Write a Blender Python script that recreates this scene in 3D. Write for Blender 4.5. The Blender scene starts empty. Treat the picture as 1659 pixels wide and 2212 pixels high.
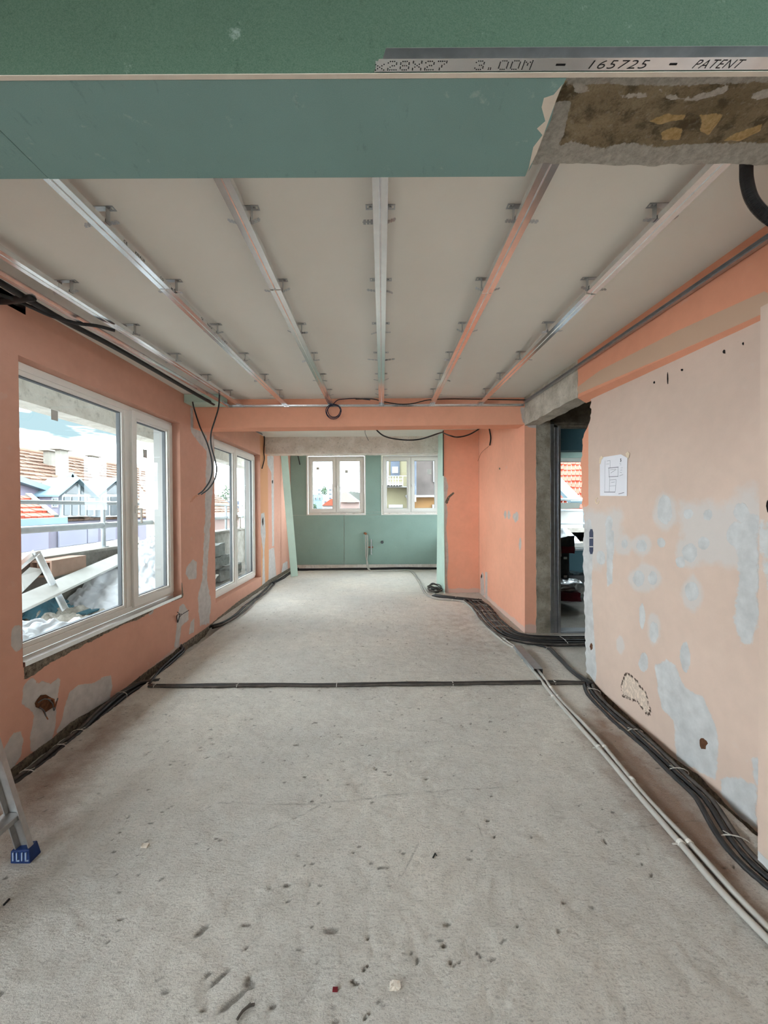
import bpy, bmesh, math, random
import numpy as np
from mathutils import Vector, Matrix
random.seed(7); rng = np.random.default_rng(7)
SC = bpy.context.scene
COL = SC.collection

# ------------------------------------------------------------------ camera
F_PX, CX, CY, EYE = 840.0, 823.0, 1106.0, 1.5
PITCH = math.atan(9 / F_PX); ROLL = 0.0055
_fw = Vector((0, math.cos(PITCH), -math.sin(PITCH)))
_r0 = Vector((1, 0, 0)); _u0 = Vector((0, math.sin(PITCH), math.cos(PITCH)))
_rt = _r0 * math.cos(ROLL) - _u0 * math.sin(ROLL)
_up = _u0 * math.cos(ROLL) + _r0 * math.sin(ROLL)
cam_d = bpy.data.cameras.new('camera'); cam = bpy.data.objects.new('camera', cam_d); COL.objects.link(cam)
cam_d.sensor_fit = 'HORIZONTAL'; cam_d.sensor_width = 36.0
cam_d.lens = 36.0 * F_PX / 1659.0
cam_d.shift_x = (829.5 - CX) / 1659.0
cam_d.clip_start = 0.03; cam_d.clip_end = 600
cam.matrix_world = Matrix(((_rt.x, _up.x, -_fw.x, 0), (_rt.y, _up.y, -_fw.y, 0), (_rt.z, _up.z, -_fw.z, EYE), (0, 0, 0, 1)))
SC.camera = cam

def S(r, g, b):
    f = lambda c: ((c / 255 + 0.055) / 1.055) ** 2.4 if c > 10.3 else c / 255 / 12.92
    return (f(r), f(g), f(b), 1.0)

# ------------------------------------------------------------------ exposure, sky
SC.view_settings.view_transform = 'Standard'; SC.view_settings.look = 'None'
SC.view_settings.exposure = 0.95; SC.view_settings.gamma = 1.0
SC.view_settings.use_curve_mapping = False
SKY = 9.0
w = bpy.data.worlds.new('sky'); SC.world = w; w.use_nodes = True
nt = w.node_tree; nt.nodes.clear()
out = nt.nodes.new('ShaderNodeOutputWorld'); bg = nt.nodes.new('ShaderNodeBackground')
tc = nt.nodes.new('ShaderNodeTexCoord'); mp = nt.nodes.new('ShaderNodeMapping')
mp.inputs['Scale'].default_value = (1.3, 1.3, 7.0); mp.inputs['Location'].default_value = (-0.833, -2.004, -1.60)
nz = nt.nodes.new('ShaderNodeTexNoise'); nz.inputs['Scale'].default_value = 2.2; nz.inputs['Detail'].default_value = 5
nz.inputs['Roughness'].default_value = 0.5
cr = nt.nodes.new('ShaderNodeValToRGB')
cr.color_ramp.elements[0].position = 0.335; cr.color_ramp.elements[0].color = (0.034, 0.049, 0.054, 1)
cr.color_ramp.elements[1].position = 0.455; cr.color_ramp.elements[1].color = (0.82, 0.932, 1.0, 1)
nt.links.new(tc.outputs['Generated'], mp.inputs['Vector']); nt.links.new(mp.outputs[0], nz.inputs['Vector'])
nt.links.new(nz.outputs['Fac'], cr.inputs['Fac']); nt.links.new(cr.outputs['Color'], bg.inputs['Color'])
bg.inputs['Strength'].default_value = SKY
nt.links.new(bg.outputs[0], out.inputs[0])

def area(name, loc, rot, sx, sy, power, col=(1, 1, 1)):
    d = bpy.data.lights.new(name, 'AREA'); d.shape = 'RECTANGLE'; d.size = sx; d.size_y = sy; d.energy = power; d.color = col
    o = bpy.data.objects.new(name, d); COL.objects.link(o); o.location = loc; o.rotation_euler = rot
    return o
# ------------------------------------------------------------------ pixel -> place
def ray(x, y): return _rt * ((x - CX) / F_PX) + _up * ((CY - y) / F_PX) + _fw
def on(ax, v, x, y):
    d = ray(x, y); o = Vector((0, 0, EYE)); return o + d * ((v - o[ax]) / d[ax])
def onX(v, x, y): return on(0, v, x, y)
def onY(v, x, y): return on(1, v, x, y)
def onZ(v, x, y): return on(2, v, x, y)

# ------------------------------------------------------------------ mesh helpers
class MB:
    def __init__(s): s.v = []; s.f = []
    def add(s, vs, fs):
        n = len(s.v); s.v += [tuple(p) for p in vs]; s.f += [tuple(i + n for i in f) for f in fs]; return s
    def box(s, x0, x1, y0, y1, z0, z1):
        return s.hexa([(x0, y0, z0), (x1, y0, z0), (x1, y1, z0), (x0, y1, z0), (x0, y0, z1), (x1, y0, z1), (x1, y1, z1), (x0, y1, z1)])
    def hexa(s, p):
        return s.add(p, [(0, 3, 2, 1), (4, 5, 6, 7), (0, 1, 5, 4), (1, 2, 6, 5), (2, 3, 7, 6), (3, 0, 4, 7)])
    def quad(s, a, b, c, d): return s.add([a, b, c, d], [(0, 1, 2, 3)])
    def poly(s, pts): return s.add(pts, [tuple(range(len(pts)))])
    def prism(s, pts, d):
        d = Vector(d); n = len(pts); a = [Vector(p) for p in pts]; b = [p + d for p in a]
        fs = [tuple(range(n))[::-1], tuple(range(n, 2 * n))] + [(i, (i + 1) % n, n + (i + 1) % n, n + i) for i in range(n)]
        return s.add(a + b, fs)
    def bar(s, a, b, wd, ht, up=(0, 0, 1)):
        a = Vector(a); b = Vector(b); t = (b - a).normalized(); up = Vector(up)
        sd = t.cross(up).normalized(); u = sd.cross(t).normalized()
        c = [sd * (i * wd / 2) + u * (j * ht / 2) for i, j in ((-1, -1), (1, -1), (1, 1), (-1, 1))]
        return s.prism([a + k for k in c], b - a)
    def tube(s, pts, r, n=8, cap=True, rr=None):
        pts = [Vector(p) for p in pts]; m = len(pts); ring0 = len(s.v); nrm = None
        for i, p in enumerate(pts):
            t = (pts[min(i + 1, m - 1)] - pts[max(i - 1, 0)])
            t = t.normalized() if t.length > 1e-9 else Vector((0, 0, 1))
            if nrm is None:
                nrm = t.orthogonal().normalized()
            nrm = (nrm - t * nrm.dot(t)).normalized(); bi = t.cross(nrm)
            R = rr[i] if rr is not None else r
            for k in range(n):
                a = 2 * math.pi * k / n
                s.v.append(tuple(p + nrm * (R * math.cos(a)) + bi * (R * math.sin(a))))
        for i in range(m - 1):
            for k in range(n):
                a = ring0 + i * n + k; b = ring0 + i * n + (k + 1) % n
                s.f.append((a, b, b + n, a + n))
        if cap:
            s.f.append(tuple(ring0 + k for k in range(n))[::-1]); s.f.append(tuple(ring0 + (m - 1) * n + k for k in range(n)))
        return s
    def mesh(s, name, m, smooth=False, fix=True):
        me = bpy.data.meshes.new(name); me.from_pydata(s.v, [], s.f); me.update()
        if fix:
            bm = bmesh.new(); bm.from_mesh(me); bmesh.ops.recalc_face_normals(bm, faces=bm.faces); bm.to_mesh(me); bm.free()
        if m: me.materials.append(m)
        if smooth: me.shade_smooth()
        return me
    def build(s, name, m, parent=None, smooth=False, bevel=0, fix=True):
        o = bpy.data.objects.new(name, s.mesh(name, m, smooth, fix)); COL.objects.link(o)
        if parent: o.parent = parent
        if bevel:
            b = o.modifiers.new('bevel', 'BEVEL'); b.width = bevel; b.segments = 2; b.limit_method = 'ANGLE'
        return o

def inst(me, name, parent=None, loc=(0, 0, 0), rot=(0, 0, 0), sc=(1, 1, 1)):
    o = bpy.data.objects.new(name, me); COL.objects.link(o); o.location = loc; o.rotation_euler = rot; o.scale = sc
    if parent: o.parent = parent
    return o
def empty(name, label=None, cat=None, group=None, loc=(0, 0, 0)):
    o = bpy.data.objects.new(name, None); COL.objects.link(o); o.empty_display_size = 0.05
    if label: tag(o, label, cat, group)
    return o
def tag(o, label=None, cat=None, group=None, kind=None):
    if label: o['label'] = label
    if cat: o['category'] = cat
    if group: o['group'] = group
    if kind: o['kind'] = kind
    return o
def struct(o, label=None, cat=None):
    o['kind'] = 'structure'
    if label: o['label'] = label
    if cat: o['category'] = cat
    return o
def smooth_path(pts, step=0.03):
    pts = [Vector(p) for p in pts]; out = []
    q = [pts[0] * 2 - pts[1]] + pts + [pts[-1] * 2 - pts[-2]]
    for i in range(1, len(q) - 2):
        p0, p1, p2, p3 = q[i - 1:i + 3]; n = max(2, int((p2 - p1).length / step))
        for k in range(n):
            t = k / n
            out.append(0.5 * ((2 * p1) + (p2 - p0) * t + (2 * p0 - 5 * p1 + 4 * p2 - p3) * t * t + (3 * p1 - p0 - 3 * p2 + p3) * t ** 3))
    out.append(pts[-1]); return out
def text_mesh(txt, size, m, name='lettering', shear=0.0, depth=0.0, bold=0.0, spacing=1.0):
    c = bpy.data.curves.new(name, 'FONT'); c.body = txt; c.size = size; c.shear = shear; c.extrude = depth; c.offset = bold
    c.space_character = spacing; c.align_x = 'LEFT'; c.align_y = 'BOTTOM_BASELINE'; c.resolution_u = 3
    o = bpy.data.objects.new(name, c); COL.objects.link(o)
    dg = bpy.context.evaluated_depsgraph_get(); dg.update()
    me = bpy.data.meshes.new_from_object(o.evaluated_get(dg)); bpy.data.objects.remove(o); bpy.data.curves.remove(c)
    me.materials.clear(); me.materials.append(m); me.name = name
    return me

# ------------------------------------------------------------------ numpy noise
def vnoise(x, y, seed):
    xi = np.floor(x).astype(np.int64); yi = np.floor(y).astype(np.int64); xf = x - xi; yf = y - yi
    def h(a, b):
        n = (a * 374761393 + b * 668265263 + seed * 1442695041) & 0x7fffffff
        n = ((n ^ (n >> 13)) * 1274126177) & 0x7fffffff
        return ((n ^ (n >> 16)) & 0xffff) / 65535.0
    sx = xf * xf * (3 - 2 * xf); sy = yf * yf * (3 - 2 * yf)
    a = h(xi, yi) * (1 - sx) + h(xi + 1, yi) * sx; b = h(xi, yi + 1) * (1 - sx) + h(xi + 1, yi + 1) * sx
    return a * (1 - sy) + b * sy
def fbm(x, y, seed=1, oc=4):
    t = np.zeros_like(x, dtype=float); a = 0.5; n = 0
    for i in range(oc):
        t += a * vnoise(x * 2 ** i, y * 2 ** i, seed + i); n += a; a *= 0.55
    return t / n
def sd_poly(px, py, poly):
    """signed distance, positive inside"""
    P = np.asarray(poly, float); n = len(P); d = np.full(px.shape, 1e9); ins = np.zeros(px.shape, bool)
    for i in range(n):
        ax, ay = P[i]; bx, by = P[(i + 1) % n]; ex, ey = bx - ax, by - ay; wx, wy = px - ax, py - ay
        t = np.clip((wx * ex + wy * ey) / max(ex * ex + ey * ey, 1e-12), 0, 1)
        d = np.minimum(d, np.hypot(wx - ex * t, wy - ey * t))
        c = ((ay > py) != (by > py)); xx = ax + (py - ay) * ex / (ey if abs(ey) > 1e-12 else 1e-12)
        ins ^= c & (px < xx)
    return np.where(ins, d, -d)

# ------------------------------------------------------------------ materials
class N:
    def __init__(s, name):
        s.m = bpy.data.materials.new(name); s.m.use_nodes = True; s.t = s.m.node_tree; s.t.nodes.clear()
        s.o = s.t.nodes.new('ShaderNodeOutputMaterial')
    def n(s, ty, **k):
        x = s.t.nodes.new(ty)
        for a, b in k.items():
            if a in x.inputs: x.inputs[a].default_value = b
            else: setattr(x, a, b)
        return x
    def l(s, a, b): s.t.links.new(a, b)
    def coord(s, scale=(1, 1, 1)):
        c = s.n('ShaderNodeTexCoord'); m = s.n('ShaderNodeMapping'); m.inputs['Scale'].default_value = scale
        s.l(c.outputs['Object'], m.inputs['Vector']); return m.outputs[0]
    def noise(s, vec, scale, detail=4, rough=0.55):
        x = s.n('ShaderNodeTexNoise'); x.inputs['Scale'].default_value = scale; x.inputs['Detail'].default_value = detail
        x.inputs['Roughness'].default_value = rough; s.l(vec, x.inputs['Vector']); return x.outputs['Fac']
    def ramp(s, fac, p0, p1, c0=(0, 0, 0, 1), c1=(1, 1, 1, 1)):
        x = s.n('ShaderNodeValToRGB'); e = x.color_ramp.elements; e[0].position = p0; e[1].position = p1
        e[0].color = c0; e[1].color = c1; s.l(fac, x.inputs['Fac']); return x.outputs['Color']
    def math(s, op, a, b=None):
        x = s.n('ShaderNodeMath', operation=op)
        for i, q in enumerate((a, b)):
            if q is None: continue
            if isinstance(q, (int, float)): x.inputs[i].default_value = q
            else: s.l(q, x.inputs[i])
        return x.outputs[0]
    def mix(s, fac, a, b, blend='MIX'):
        x = s.n('ShaderNodeMix', data_type='RGBA', blend_type=blend)
        for i, q in ((0, fac), (6, a), (7, b)):
            if isinstance(q, (int, float, tuple)): x.inputs[i].default_value = q
            else: s.l(q, x.inputs[i])
        return x.outputs[2]
    def attr(s, name):
        x = s.n('ShaderNodeAttribute'); x.attribute_name = name; return x.outputs['Fac']
    def bump(s, h, strength=0.3, dist=0.01, prev=None):
        x = s.n('ShaderNodeBump'); x.inputs['Strength'].default_value = strength; x.inputs['Distance'].default_value = dist
        s.l(h, x.inputs['Height'])
        if prev is not None: s.l(prev, x.inputs['Normal'])
        return x.outputs[0]
    def done(s, col, rough=0.8, metal=0.0, normal=None, spec=0.3):
        b = s.n('ShaderNodeBsdfPrincipled')
        for nm, q in (('Base Color', col), ('Roughness', rough), ('Metallic', metal)):
            if isinstance(q, (int, float, tuple)): b.inputs[nm].default_value = q
            else: s.l(q, b.inputs[nm])
        b.inputs['Specular IOR Level'].default_value = spec
        if normal is not None: s.l(normal, b.inputs['Normal'])
        s.l(b.outputs[0], s.o.inputs[0]); return s.m

def simple(name, col, rough=0.7, metal=0.0, var=0.12, scale=6.0, bump=0.15, bscale=60.0, spec=0.3, dist=0.004):
    q = N(name); v = q.coord(); n1 = q.noise(v, scale, 5)
    dk = tuple(c * (1 - var) for c in col[:3]) + (1,); lt = tuple(min(1, c * (1 + var)) for c in col[:3]) + (1,)
    c = q.ramp(n1, 0.3, 0.7, dk, lt)
    nm = q.bump(q.noise(v, bscale, 4), bump, dist) if bump else None
    return q.done(c, rough, metal, nm, spec)

def painted(name, paint, plaster=S(186, 180, 176), second=None, rough=0.9, soft=0.12):
    """wall paint, with skim-coat repairs ('plaster'), bare masonry ('rough') and a second paint ('tone') where the wall has them"""
    q = N(name); v = q.coord()
    n1 = q.noise(v, 1.6, 4); n2 = q.noise(v, 14, 5); n3 = q.noise(v, 45, 5, 0.65)
    lo = tuple(c * 0.93 for c in paint[:3]) + (1,); hi = tuple(min(1, c * 1.05) for c in paint[:3]) + (1,)
    base = q.ramp(q.math('ADD', q.math('MULTIPLY', n1, 0.7), q.math('MULTIPLY', n2, 0.3)), 0.35, 0.65, lo, hi)
    jag = q.math('MULTIPLY', q.math('SUBTRACT', q.math('ADD', q.math('MULTIPLY', n2, 0.6), q.math('MULTIPLY', n3, 0.4)), 0.5), 1.1)
    if second:
        t = q.math('ADD', q.attr('tone'), q.math('MULTIPLY', jag, 0.15))
        base = q.mix(q.ramp(t, 0.5 - 0.03, 0.5 + 0.03), base, second)
    # thin skim halo
    nb = q.math('SUBTRACT', q.noise(v, 5, 4, 0.6), 0.5)
    h = q.math('ADD', q.attr('halo'), q.math('ADD', q.math('MULTIPLY', jag, 0.5), q.math('MULTIPLY', nb, 1.6)))
    base = q.mix(q.math('MULTIPLY', q.ramp(h, 0.5 - 2 * soft, 0.5 + 2 * soft), 0.6), base, tuple(c * 1.02 for c in plaster[:3]) + (1,))
    p = q.math('ADD', q.attr('plaster'), q.math('ADD', q.math('MULTIPLY', jag, 1.0), q.math('MULTIPLY', nb, 0.9)))
    pc = q.ramp(n2, 0.3, 0.7, tuple(c * 0.82 for c in plaster[:3]) + (1,), tuple(min(1, c * 1.06) for c in plaster[:3]) + (1,))
    pm = q.ramp(p, 0.42, 0.58)
    base = q.mix(pm, base, pc)
    r = q.math('ADD', q.attr('rough'), q.math('MULTIPLY', jag, 0.9))
    rc = q.ramp(n3, 0.3, 0.7, S(58, 50, 43), S(150, 138, 122)); rm = q.ramp(r, 0.47, 0.53)
    base = q.mix(rm, base, rc)
    d = q.math('ADD', q.attr('mould'), q.math('MULTIPLY', jag, 1.3))
    base = q.mix(q.math('MULTIPLY', q.ramp(d, 0.45, 0.55), 0.6), base, S(232, 214, 194))
    band = q.math('MULTIPLY', q.ramp(d, 0.36, 0.48), q.math('SUBTRACT', 1.0, q.math('MULTIPLY', q.ramp(d, 0.62, 0.8), 0.75)))
    base = q.mix(q.math('MULTIPLY', band, q.ramp(n3, 0.42, 0.52)), base, S(66, 50, 42))
    # scuffs
    sc = q.ramp(q.noise(q.coord((2, 2, 9)), 9, 6, 0.7), 0.66, 0.74)
    base = q.mix(q.math('MULTIPLY', sc, 0.16), base, S(120, 96, 82))
    hgt = q.math('ADD', q.math('ADD', q.math('MULTIPLY', n3, 0.25), q.math('MULTIPLY', pm, 0.35)), q.math('MULTIPLY', q.math('MULTIPLY', rm, n3), 2.4))
    nm = q.bump(hgt, 0.5, 0.006)
    return q.done(base, rough, 0, nm, 0.2)

def concrete(name, a, b, stain=None, bscale=30, bump=0.6, dist=0.02):
    q = N(name); v = q.coord(); n1 = q.noise(v, 5, 6, 0.62); n2 = q.noise(v, bscale, 6, 0.65)
    c = q.ramp(n1, 0.33, 0.68, a, b)
    c = q.mix(q.math('MULTIPLY', q.ramp(n2, 0.55, 0.72), 0.5), c, tuple(k * 0.45 for k in a[:3]) + (1,))
    if stain:
        c = q.mix(q.ramp(q.noise(q.coord((0.9, 1.8, 1.8)), 4.2, 5, 0.6), 0.56, 0.6), c, stain)
    return q.done(c, 0.95, 0, q.bump(q.math('ADD', n1, n2), bump, dist), 0.15)

def board_mat(name, col):
    q = N(name); v = q.coord(); n1 = q.noise(v, 2.2, 5); n2 = q.noise(v, 420, 3)
    c = q.ramp(n1, 0.3, 0.7, tuple(k * 0.92 for k in col[:3]) + (1,), tuple(k * 1.06 for k in col[:3]) + (1,))
    c = q.mix(q.math('MULTIPLY', q.ramp(n2, 0.3, 0.7), 0.09), c, S(205, 215, 205))
    sm = q.ramp(q.noise(v, 12, 6, 0.7), 0.63, 0.72)
    c = q.mix(q.math('MULTIPLY', sm, 0.35), c, S(190, 205, 198))
    sc = q.ramp(q.noise(q.coord((9, 3, 9)), 3.2, 6, 0.75), 0.6, 0.68)
    c = q.mix(q.math('MULTIPLY', sc, 0.35), c, tuple(k * 0.6 for k in col[:3]) + (1,))
    return q.done(c, 0.85, 0, q.bump(n2, 0.08, 0.002), 0.2)

def steel(name, col, rough=0.28, var=0.2):
    q = N(name); v = q.coord(); n1 = q.noise(v, 25, 4); n2 = q.noise(q.coord((60, 4, 60)), 3, 4)
    c = q.ramp(n1, 0.3, 0.7, tuple(k * (1 - var) for k in col[:3]) + (1,), col)
    r = q.math('ADD', q.math('MULTIPLY', n2, 0.12), rough - 0.06)
    return q.done(c, r, 1.0, q.bump(n2, 0.015, 0.002))

def floor_mat():
    q = N('bare_concrete_floor'); v = q.coord()
    n1 = q.noise(v, 0.9, 5); n2 = q.noise(v, 9, 6, 0.62); n3 = q.noise(q.coord((0.55, 1.7, 1)), 70, 5, 0.65); n4 = q.noise(q.coord((0.35, 1.6, 1)), 22, 6, 0.6)
    c = q.ramp(n1, 0.32, 0.68, S(216, 213, 206), S(240, 233, 221))
    c = q.mix(q.math('MULTIPLY', q.ramp(n2, 0.4, 0.7), 0.4), c, S(196, 188, 176))
    c = q.mix(q.math('MULTIPLY', q.ramp(n4, 0.60, 0.70), 0.2), c, S(128, 120, 110))
    c = q.mix(q.math('MULTIPLY', q.ramp(n3, 0.55, 0.68), 0.35), c, S(128, 120, 112))
    c = q.mix(q.math('MULTIPLY', q.ramp(q.noise(v, 55, 3), 0.66, 0.72), 0.4), c, S(220, 216, 208))
    d = q.math('ADD', q.attr('dust'), q.math('MULTIPLY', q.math('SUBTRACT', n2, 0.5), 0.7))
    c = q.mix(q.math('MULTIPLY', q.ramp(d, 0.2, 0.8), 0.85), c, S(150, 118, 98))
    p = q.attr('pit'); c = q.mix(q.math('MULTIPLY', q.ramp(p, 0.15, 0.7), 0.62), c, S(100, 94, 86))  # pits tinted for dirt and for the shadow inside them
    n5 = q.noise(v, 130, 5, 0.75); n6 = q.noise(v, 300, 3, 0.7)
    c = q.mix(q.math('MULTIPLY', q.ramp(n5, 0.5, 0.68), 0.45), c, S(140, 133, 124))
    c = q.mix(q.math('MULTIPLY', q.ramp(n6, 0.55, 0.7), 0.25), c, S(238, 234, 226))
    h = q.math('ADD', q.math('ADD', q.math('MULTIPLY', n2, 0.35), q.math('MULTIPLY', n3, 0.55)), q.math('ADD', q.math('MULTIPLY', n4, 0.3), q.math('MULTIPLY', n5, 0.6)))
    return q.done(c, 0.92, 0, q.bump(h, 1.0, 0.016), 0.15)

def glass_mat():
    q = N('window_glass'); t = q.n('ShaderNodeBsdfTransparent'); t.inputs[0].default_value = (0.97, 0.985, 0.98, 1)
    g = q.n('ShaderNodeBsdfGlossy'); g.inputs['Roughness'].default_value = 0.01; g.inputs['Color'].default_value = (0.9, 0.95, 0.95, 1)
    f = q.n('ShaderNodeLayerWeight'); f.inputs['Blend'].default_value = 0.5; mx = q.n('ShaderNodeMixShader')
    fr = q.math('ADD', q.math('MULTIPLY', q.math('POWER', f.outputs['Facing'], 5.0), 0.8), 0.035)
    q.l(fr, mx.inputs[0]); q.l(t.outputs[0], mx.inputs[1]); q.l(g.outputs[0], mx.inputs[2]); q.l(mx.outputs[0], q.o.inputs[0])
    return q.m

M = {}
M['left'] = painted('orange_wall_paint', S(211, 161, 141), plaster=S(198, 192, 188), second=S(208, 154, 116))
M['far'] = painted('lit_orange_wall_paint', S(242, 176, 147), plaster=S(205, 192, 184), second=S(206, 196, 186))  # same orange as the left wall, lightened to stand for stronger daylight
M['right'] = painted('peach_wall_paint', S(208, 184, 168), plaster=S(198, 197, 195), second=S(224, 158, 128))
M['beam'] = painted('orange_beam_paint', S(222, 154, 124), second=S(196, 164, 140))
M['ceil'] = simple('ceiling_plaster', S(232, 230, 222), 0.95, 0, 0.035, 1.2, 0.12, 40)
M['floor'] = floor_mat()
M['conc'] = concrete('rough_concrete', S(170, 162, 148), S(216, 209, 196))
M['conc_mid'] = concrete('grey_brown_concrete', S(122, 113, 98), S(176, 167, 152))
M['conc_pale'] = concrete('pale_rough_concrete', S(226, 216, 204), S(250, 244, 236), bscale=26, bump=1.0)
M['conc_dark'] = concrete('dark_concrete', S(82, 74, 64), S(134, 124, 110))
def chiselled():
    q = N('chiselled_concrete'); v = q.coord(); n0 = q.noise(q.coord((0.6, 1, 1)), 5, 5, .6); n1 = q.noise(v, 16, 6, .65); n2 = q.noise(v, 55, 6, .7); n3 = q.noise(v, 160, 3, .7)
    c = q.ramp(n0, .32, .66, S(130, 114, 86), S(182, 168, 138)); c = q.mix(q.math('MULTIPLY', q.ramp(n1, .5, .62), .75), c, S(86, 76, 60)); c = q.mix(q.math('MULTIPLY', q.ramp(n2, .55, .66), .5), c, S(190, 180, 160))
    c = q.mix(q.math('MULTIPLY', q.ramp(n3, .5, .66), .35), c, S(98, 88, 72)); j = q.math('SUBTRACT', q.math('ADD', q.math('MULTIPLY', n1, .6), q.math('MULTIPLY', n2, .5)), .55)
    for at, col, k in (('skim', (S(180, 178, 168), S(214, 212, 202)), 1.1), ('mortar', (S(196, 190, 180), S(226, 222, 212)), 1.5), ('foam', (S(190, 158, 104), S(224, 198, 146)), 1.2)):
        m = q.ramp(q.math('ADD', q.attr(at), q.math('MULTIPLY', j, k)), .44, .54); c = q.mix(m, c, q.ramp(n2, .35, .62, *col))
    h = q.math('ADD', q.math('ADD', n1, q.math('MULTIPLY', n2, .8)), q.math('MULTIPLY', n3, .4))
    return q.done(c, .95, 0, q.bump(h, 1.0, .02), .15)
M['conc_beam'] = chiselled()
M['foam'] = simple('yellow_foam', S(182, 156, 104), 0.9, 0, 0.3, 30, 0.9, 60, dist=0.01)
M['teal'] = board_mat('teal_plasterboard', S(120, 154, 150))
M['green'] = board_mat('shaded_green_plasterboard', S(68, 96, 78))  # same kind of board as teal, darkened for the shade on the fascia
M['kboard'] = board_mat('kitchen_plasterboard', S(140, 166, 155))
M['mint'] = board_mat('mint_plasterboard', S(204, 232, 220))
M['core'] = simple('plasterboard_core', S(214, 204, 190), 0.95, 0, 0.06, 12, 0.4, 90)
M['steel'] = steel('galvanised_steel', (0.80, 0.81, 0.82, 1), 0.2, 0.1)
M['steel_d'] = steel('dull_galvanised_steel', (0.55, 0.57, 0.58, 1), 0.38)
M['ink'] = simple('black_ink', S(22, 22, 24), 0.8, bump=0)
M['pvc'] = simple('white_window_plastic', S(226, 223, 216), 0.45, 0, 0.02, 3, 0.02, 40)
M['gasket'] = simple('grey_gasket', S(96, 98, 100), 0.7, bump=0)
M['glass'] = glass_mat()
M['sticker'] = simple('grey_sticker', S(196, 196, 190), 0.9, bump=0)
M['cable'] = simple('black_cable', S(44, 43, 43), 0.5, 0, 0.3, 12, 0.1, 90)
M['cable_dust'] = simple('dusty_black_cable', S(82, 76, 71), 0.75, 0, 0.4, 14, 0.3, 90)
M['blue_wire'] = simple('dark_blue_wire', S(36, 40, 66), 0.5, bump=0)
M['copper'] = simple('copper_wire', S(150, 96, 66), 0.5, 0.5, bump=0)
M['pipe'] = simple('grey_heating_pipe', S(176, 172, 164), 0.55, 0, 0.06, 8, 0.08, 60)
M['tie'] = simple('white_plastic_tie', S(206, 202, 194), 0.5, bump=0)
M['alu'] = steel('ladder_aluminium', (0.46, 0.46, 0.45, 1), 0.45)
M['blue'] = simple('blue_rubber', S(24, 48, 98), 0.55, 0, 0.2, 20, 0.2, 80)
M['blue_lt'] = simple('worn_blue_rubber', S(150, 170, 200), 0.6, bump=0)
M['paper'] = simple('white_paper', S(226, 224, 228), 0.8, 0, 0.02, 5, 0.05, 20)
M['pencil'] = simple('grey_print', S(120, 120, 126), 0.9, bump=0)
M['tape'] = simple('cream_masking_tape', S(226, 206, 178), 0.7, bump=0.1)
M['box_blue'] = simple('navy_plastic_box', S(40, 50, 78), 0.5, bump=0)
M['void'] = simple('dark_hole', S(26, 20, 17), 1.0, 0, 0.3, 40, 0.3, 60)
M['rust'] = simple('brown_hole', S(96, 62, 40), 0.95, 0, 0.4, 40, 0.8, 70)

# ------------------------------------------------------------------ gridded surfaces with masks
ATT = ('plaster', 'halo', 'rough', 'mould', 'tone')
def grid_axis(lo, hi, step, marks=()):
    n = max(1, int(round((hi - lo) / step))); a = set(np.round(np.linspace(lo, hi, n + 1), 5))
    for m in marks:
        a = {x for x in a if abs(x - m) > step * 0.4} | {round(m, 5)}
    return np.array(sorted(a))
def sheet(name, U, V, P, masks, mat, holes=(), extra=None, kind=True, skip=None, mc=None):
    """a wall surface: P(u,v) -> points; masks = {attribute: [(polygon, feather)]}; holes = [(u0,u1,v0,v1)]"""
    uu, vv = np.meshgrid(U, V, indexing='ij'); nu, nv = uu.shape
    x, y, z = P(uu, vv); mu, mv = mc(x, y, z) if mc else (uu, vv)
    co = np.stack([x, y, z], -1).reshape(-1, 3)
    i, j = np.meshgrid(np.arange(nu - 1), np.arange(nv - 1), indexing='ij')
    cu = (U[:-1] + U[1:])[i] / 2; cv = (V[:-1] + V[1:])[j] / 2; keep = np.ones(i.shape, bool)
    for (a, b, c, d) in holes: keep &= ~((cu > a) & (cu < b) & (cv > c) & (cv < d))
    if skip is not None: keep &= ~skip(cu, cv)
    i, j = i[keep], j[keep]; q = np.stack([i * nv + j, (i + 1) * nv + j, (i + 1) * nv + j + 1, i * nv + j + 1], -1)
    verts = co.tolist(); faces = q.tolist(); n0 = len(verts)
    if extra:
        for quad in extra:
            k = len(verts); verts += [tuple(p) for p in quad]; faces.append([k, k + 1, k + 2, k + 3])
    me = bpy.data.meshes.new(name); me.from_pydata(verts, [], faces); me.update(); me.materials.append(mat)
    for at in ATT:
        val = np.zeros(len(verts), np.float32); g = np.full(uu.shape, 0.0)
        for poly, feather in masks.get(at, ()):
            s = sd_poly(mu, mv, poly); g = np.maximum(g, np.clip(0.5 + s / (2 * feather), 0, 1))
        val[:n0] = g.reshape(-1)
        a = me.attributes.new(at, 'FLOAT', 'POINT'); a.data.foreach_set('value', val)
    o = bpy.data.objects.new(name, me); COL.objects.link(o)
    if kind: struct(o)
    return o
def pxX(X, pts): return [(p.y, p.z) for p in (onX(X, *q) for q in pts)]
def pxY(Y, pts): return [(p.x, p.z) for p in (onY(Y, *q) for q in pts)]
def blob(cx, cy, rx, ry, n=14, seed=0, j=0.25):
    r = random.Random(seed); return [(cx + rx * (1 + r.uniform(-j, j)) * math.cos(2 * math.pi * k / n), cy + ry * (1 + r.uniform(-j, j)) * math.sin(2 * math.pi * k / n)) for k in range(n)]

# ================================================================== STRUCTURE
XL, XR, YF, ZC = -2.21, 1.80, 9.5, 2.79
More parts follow.
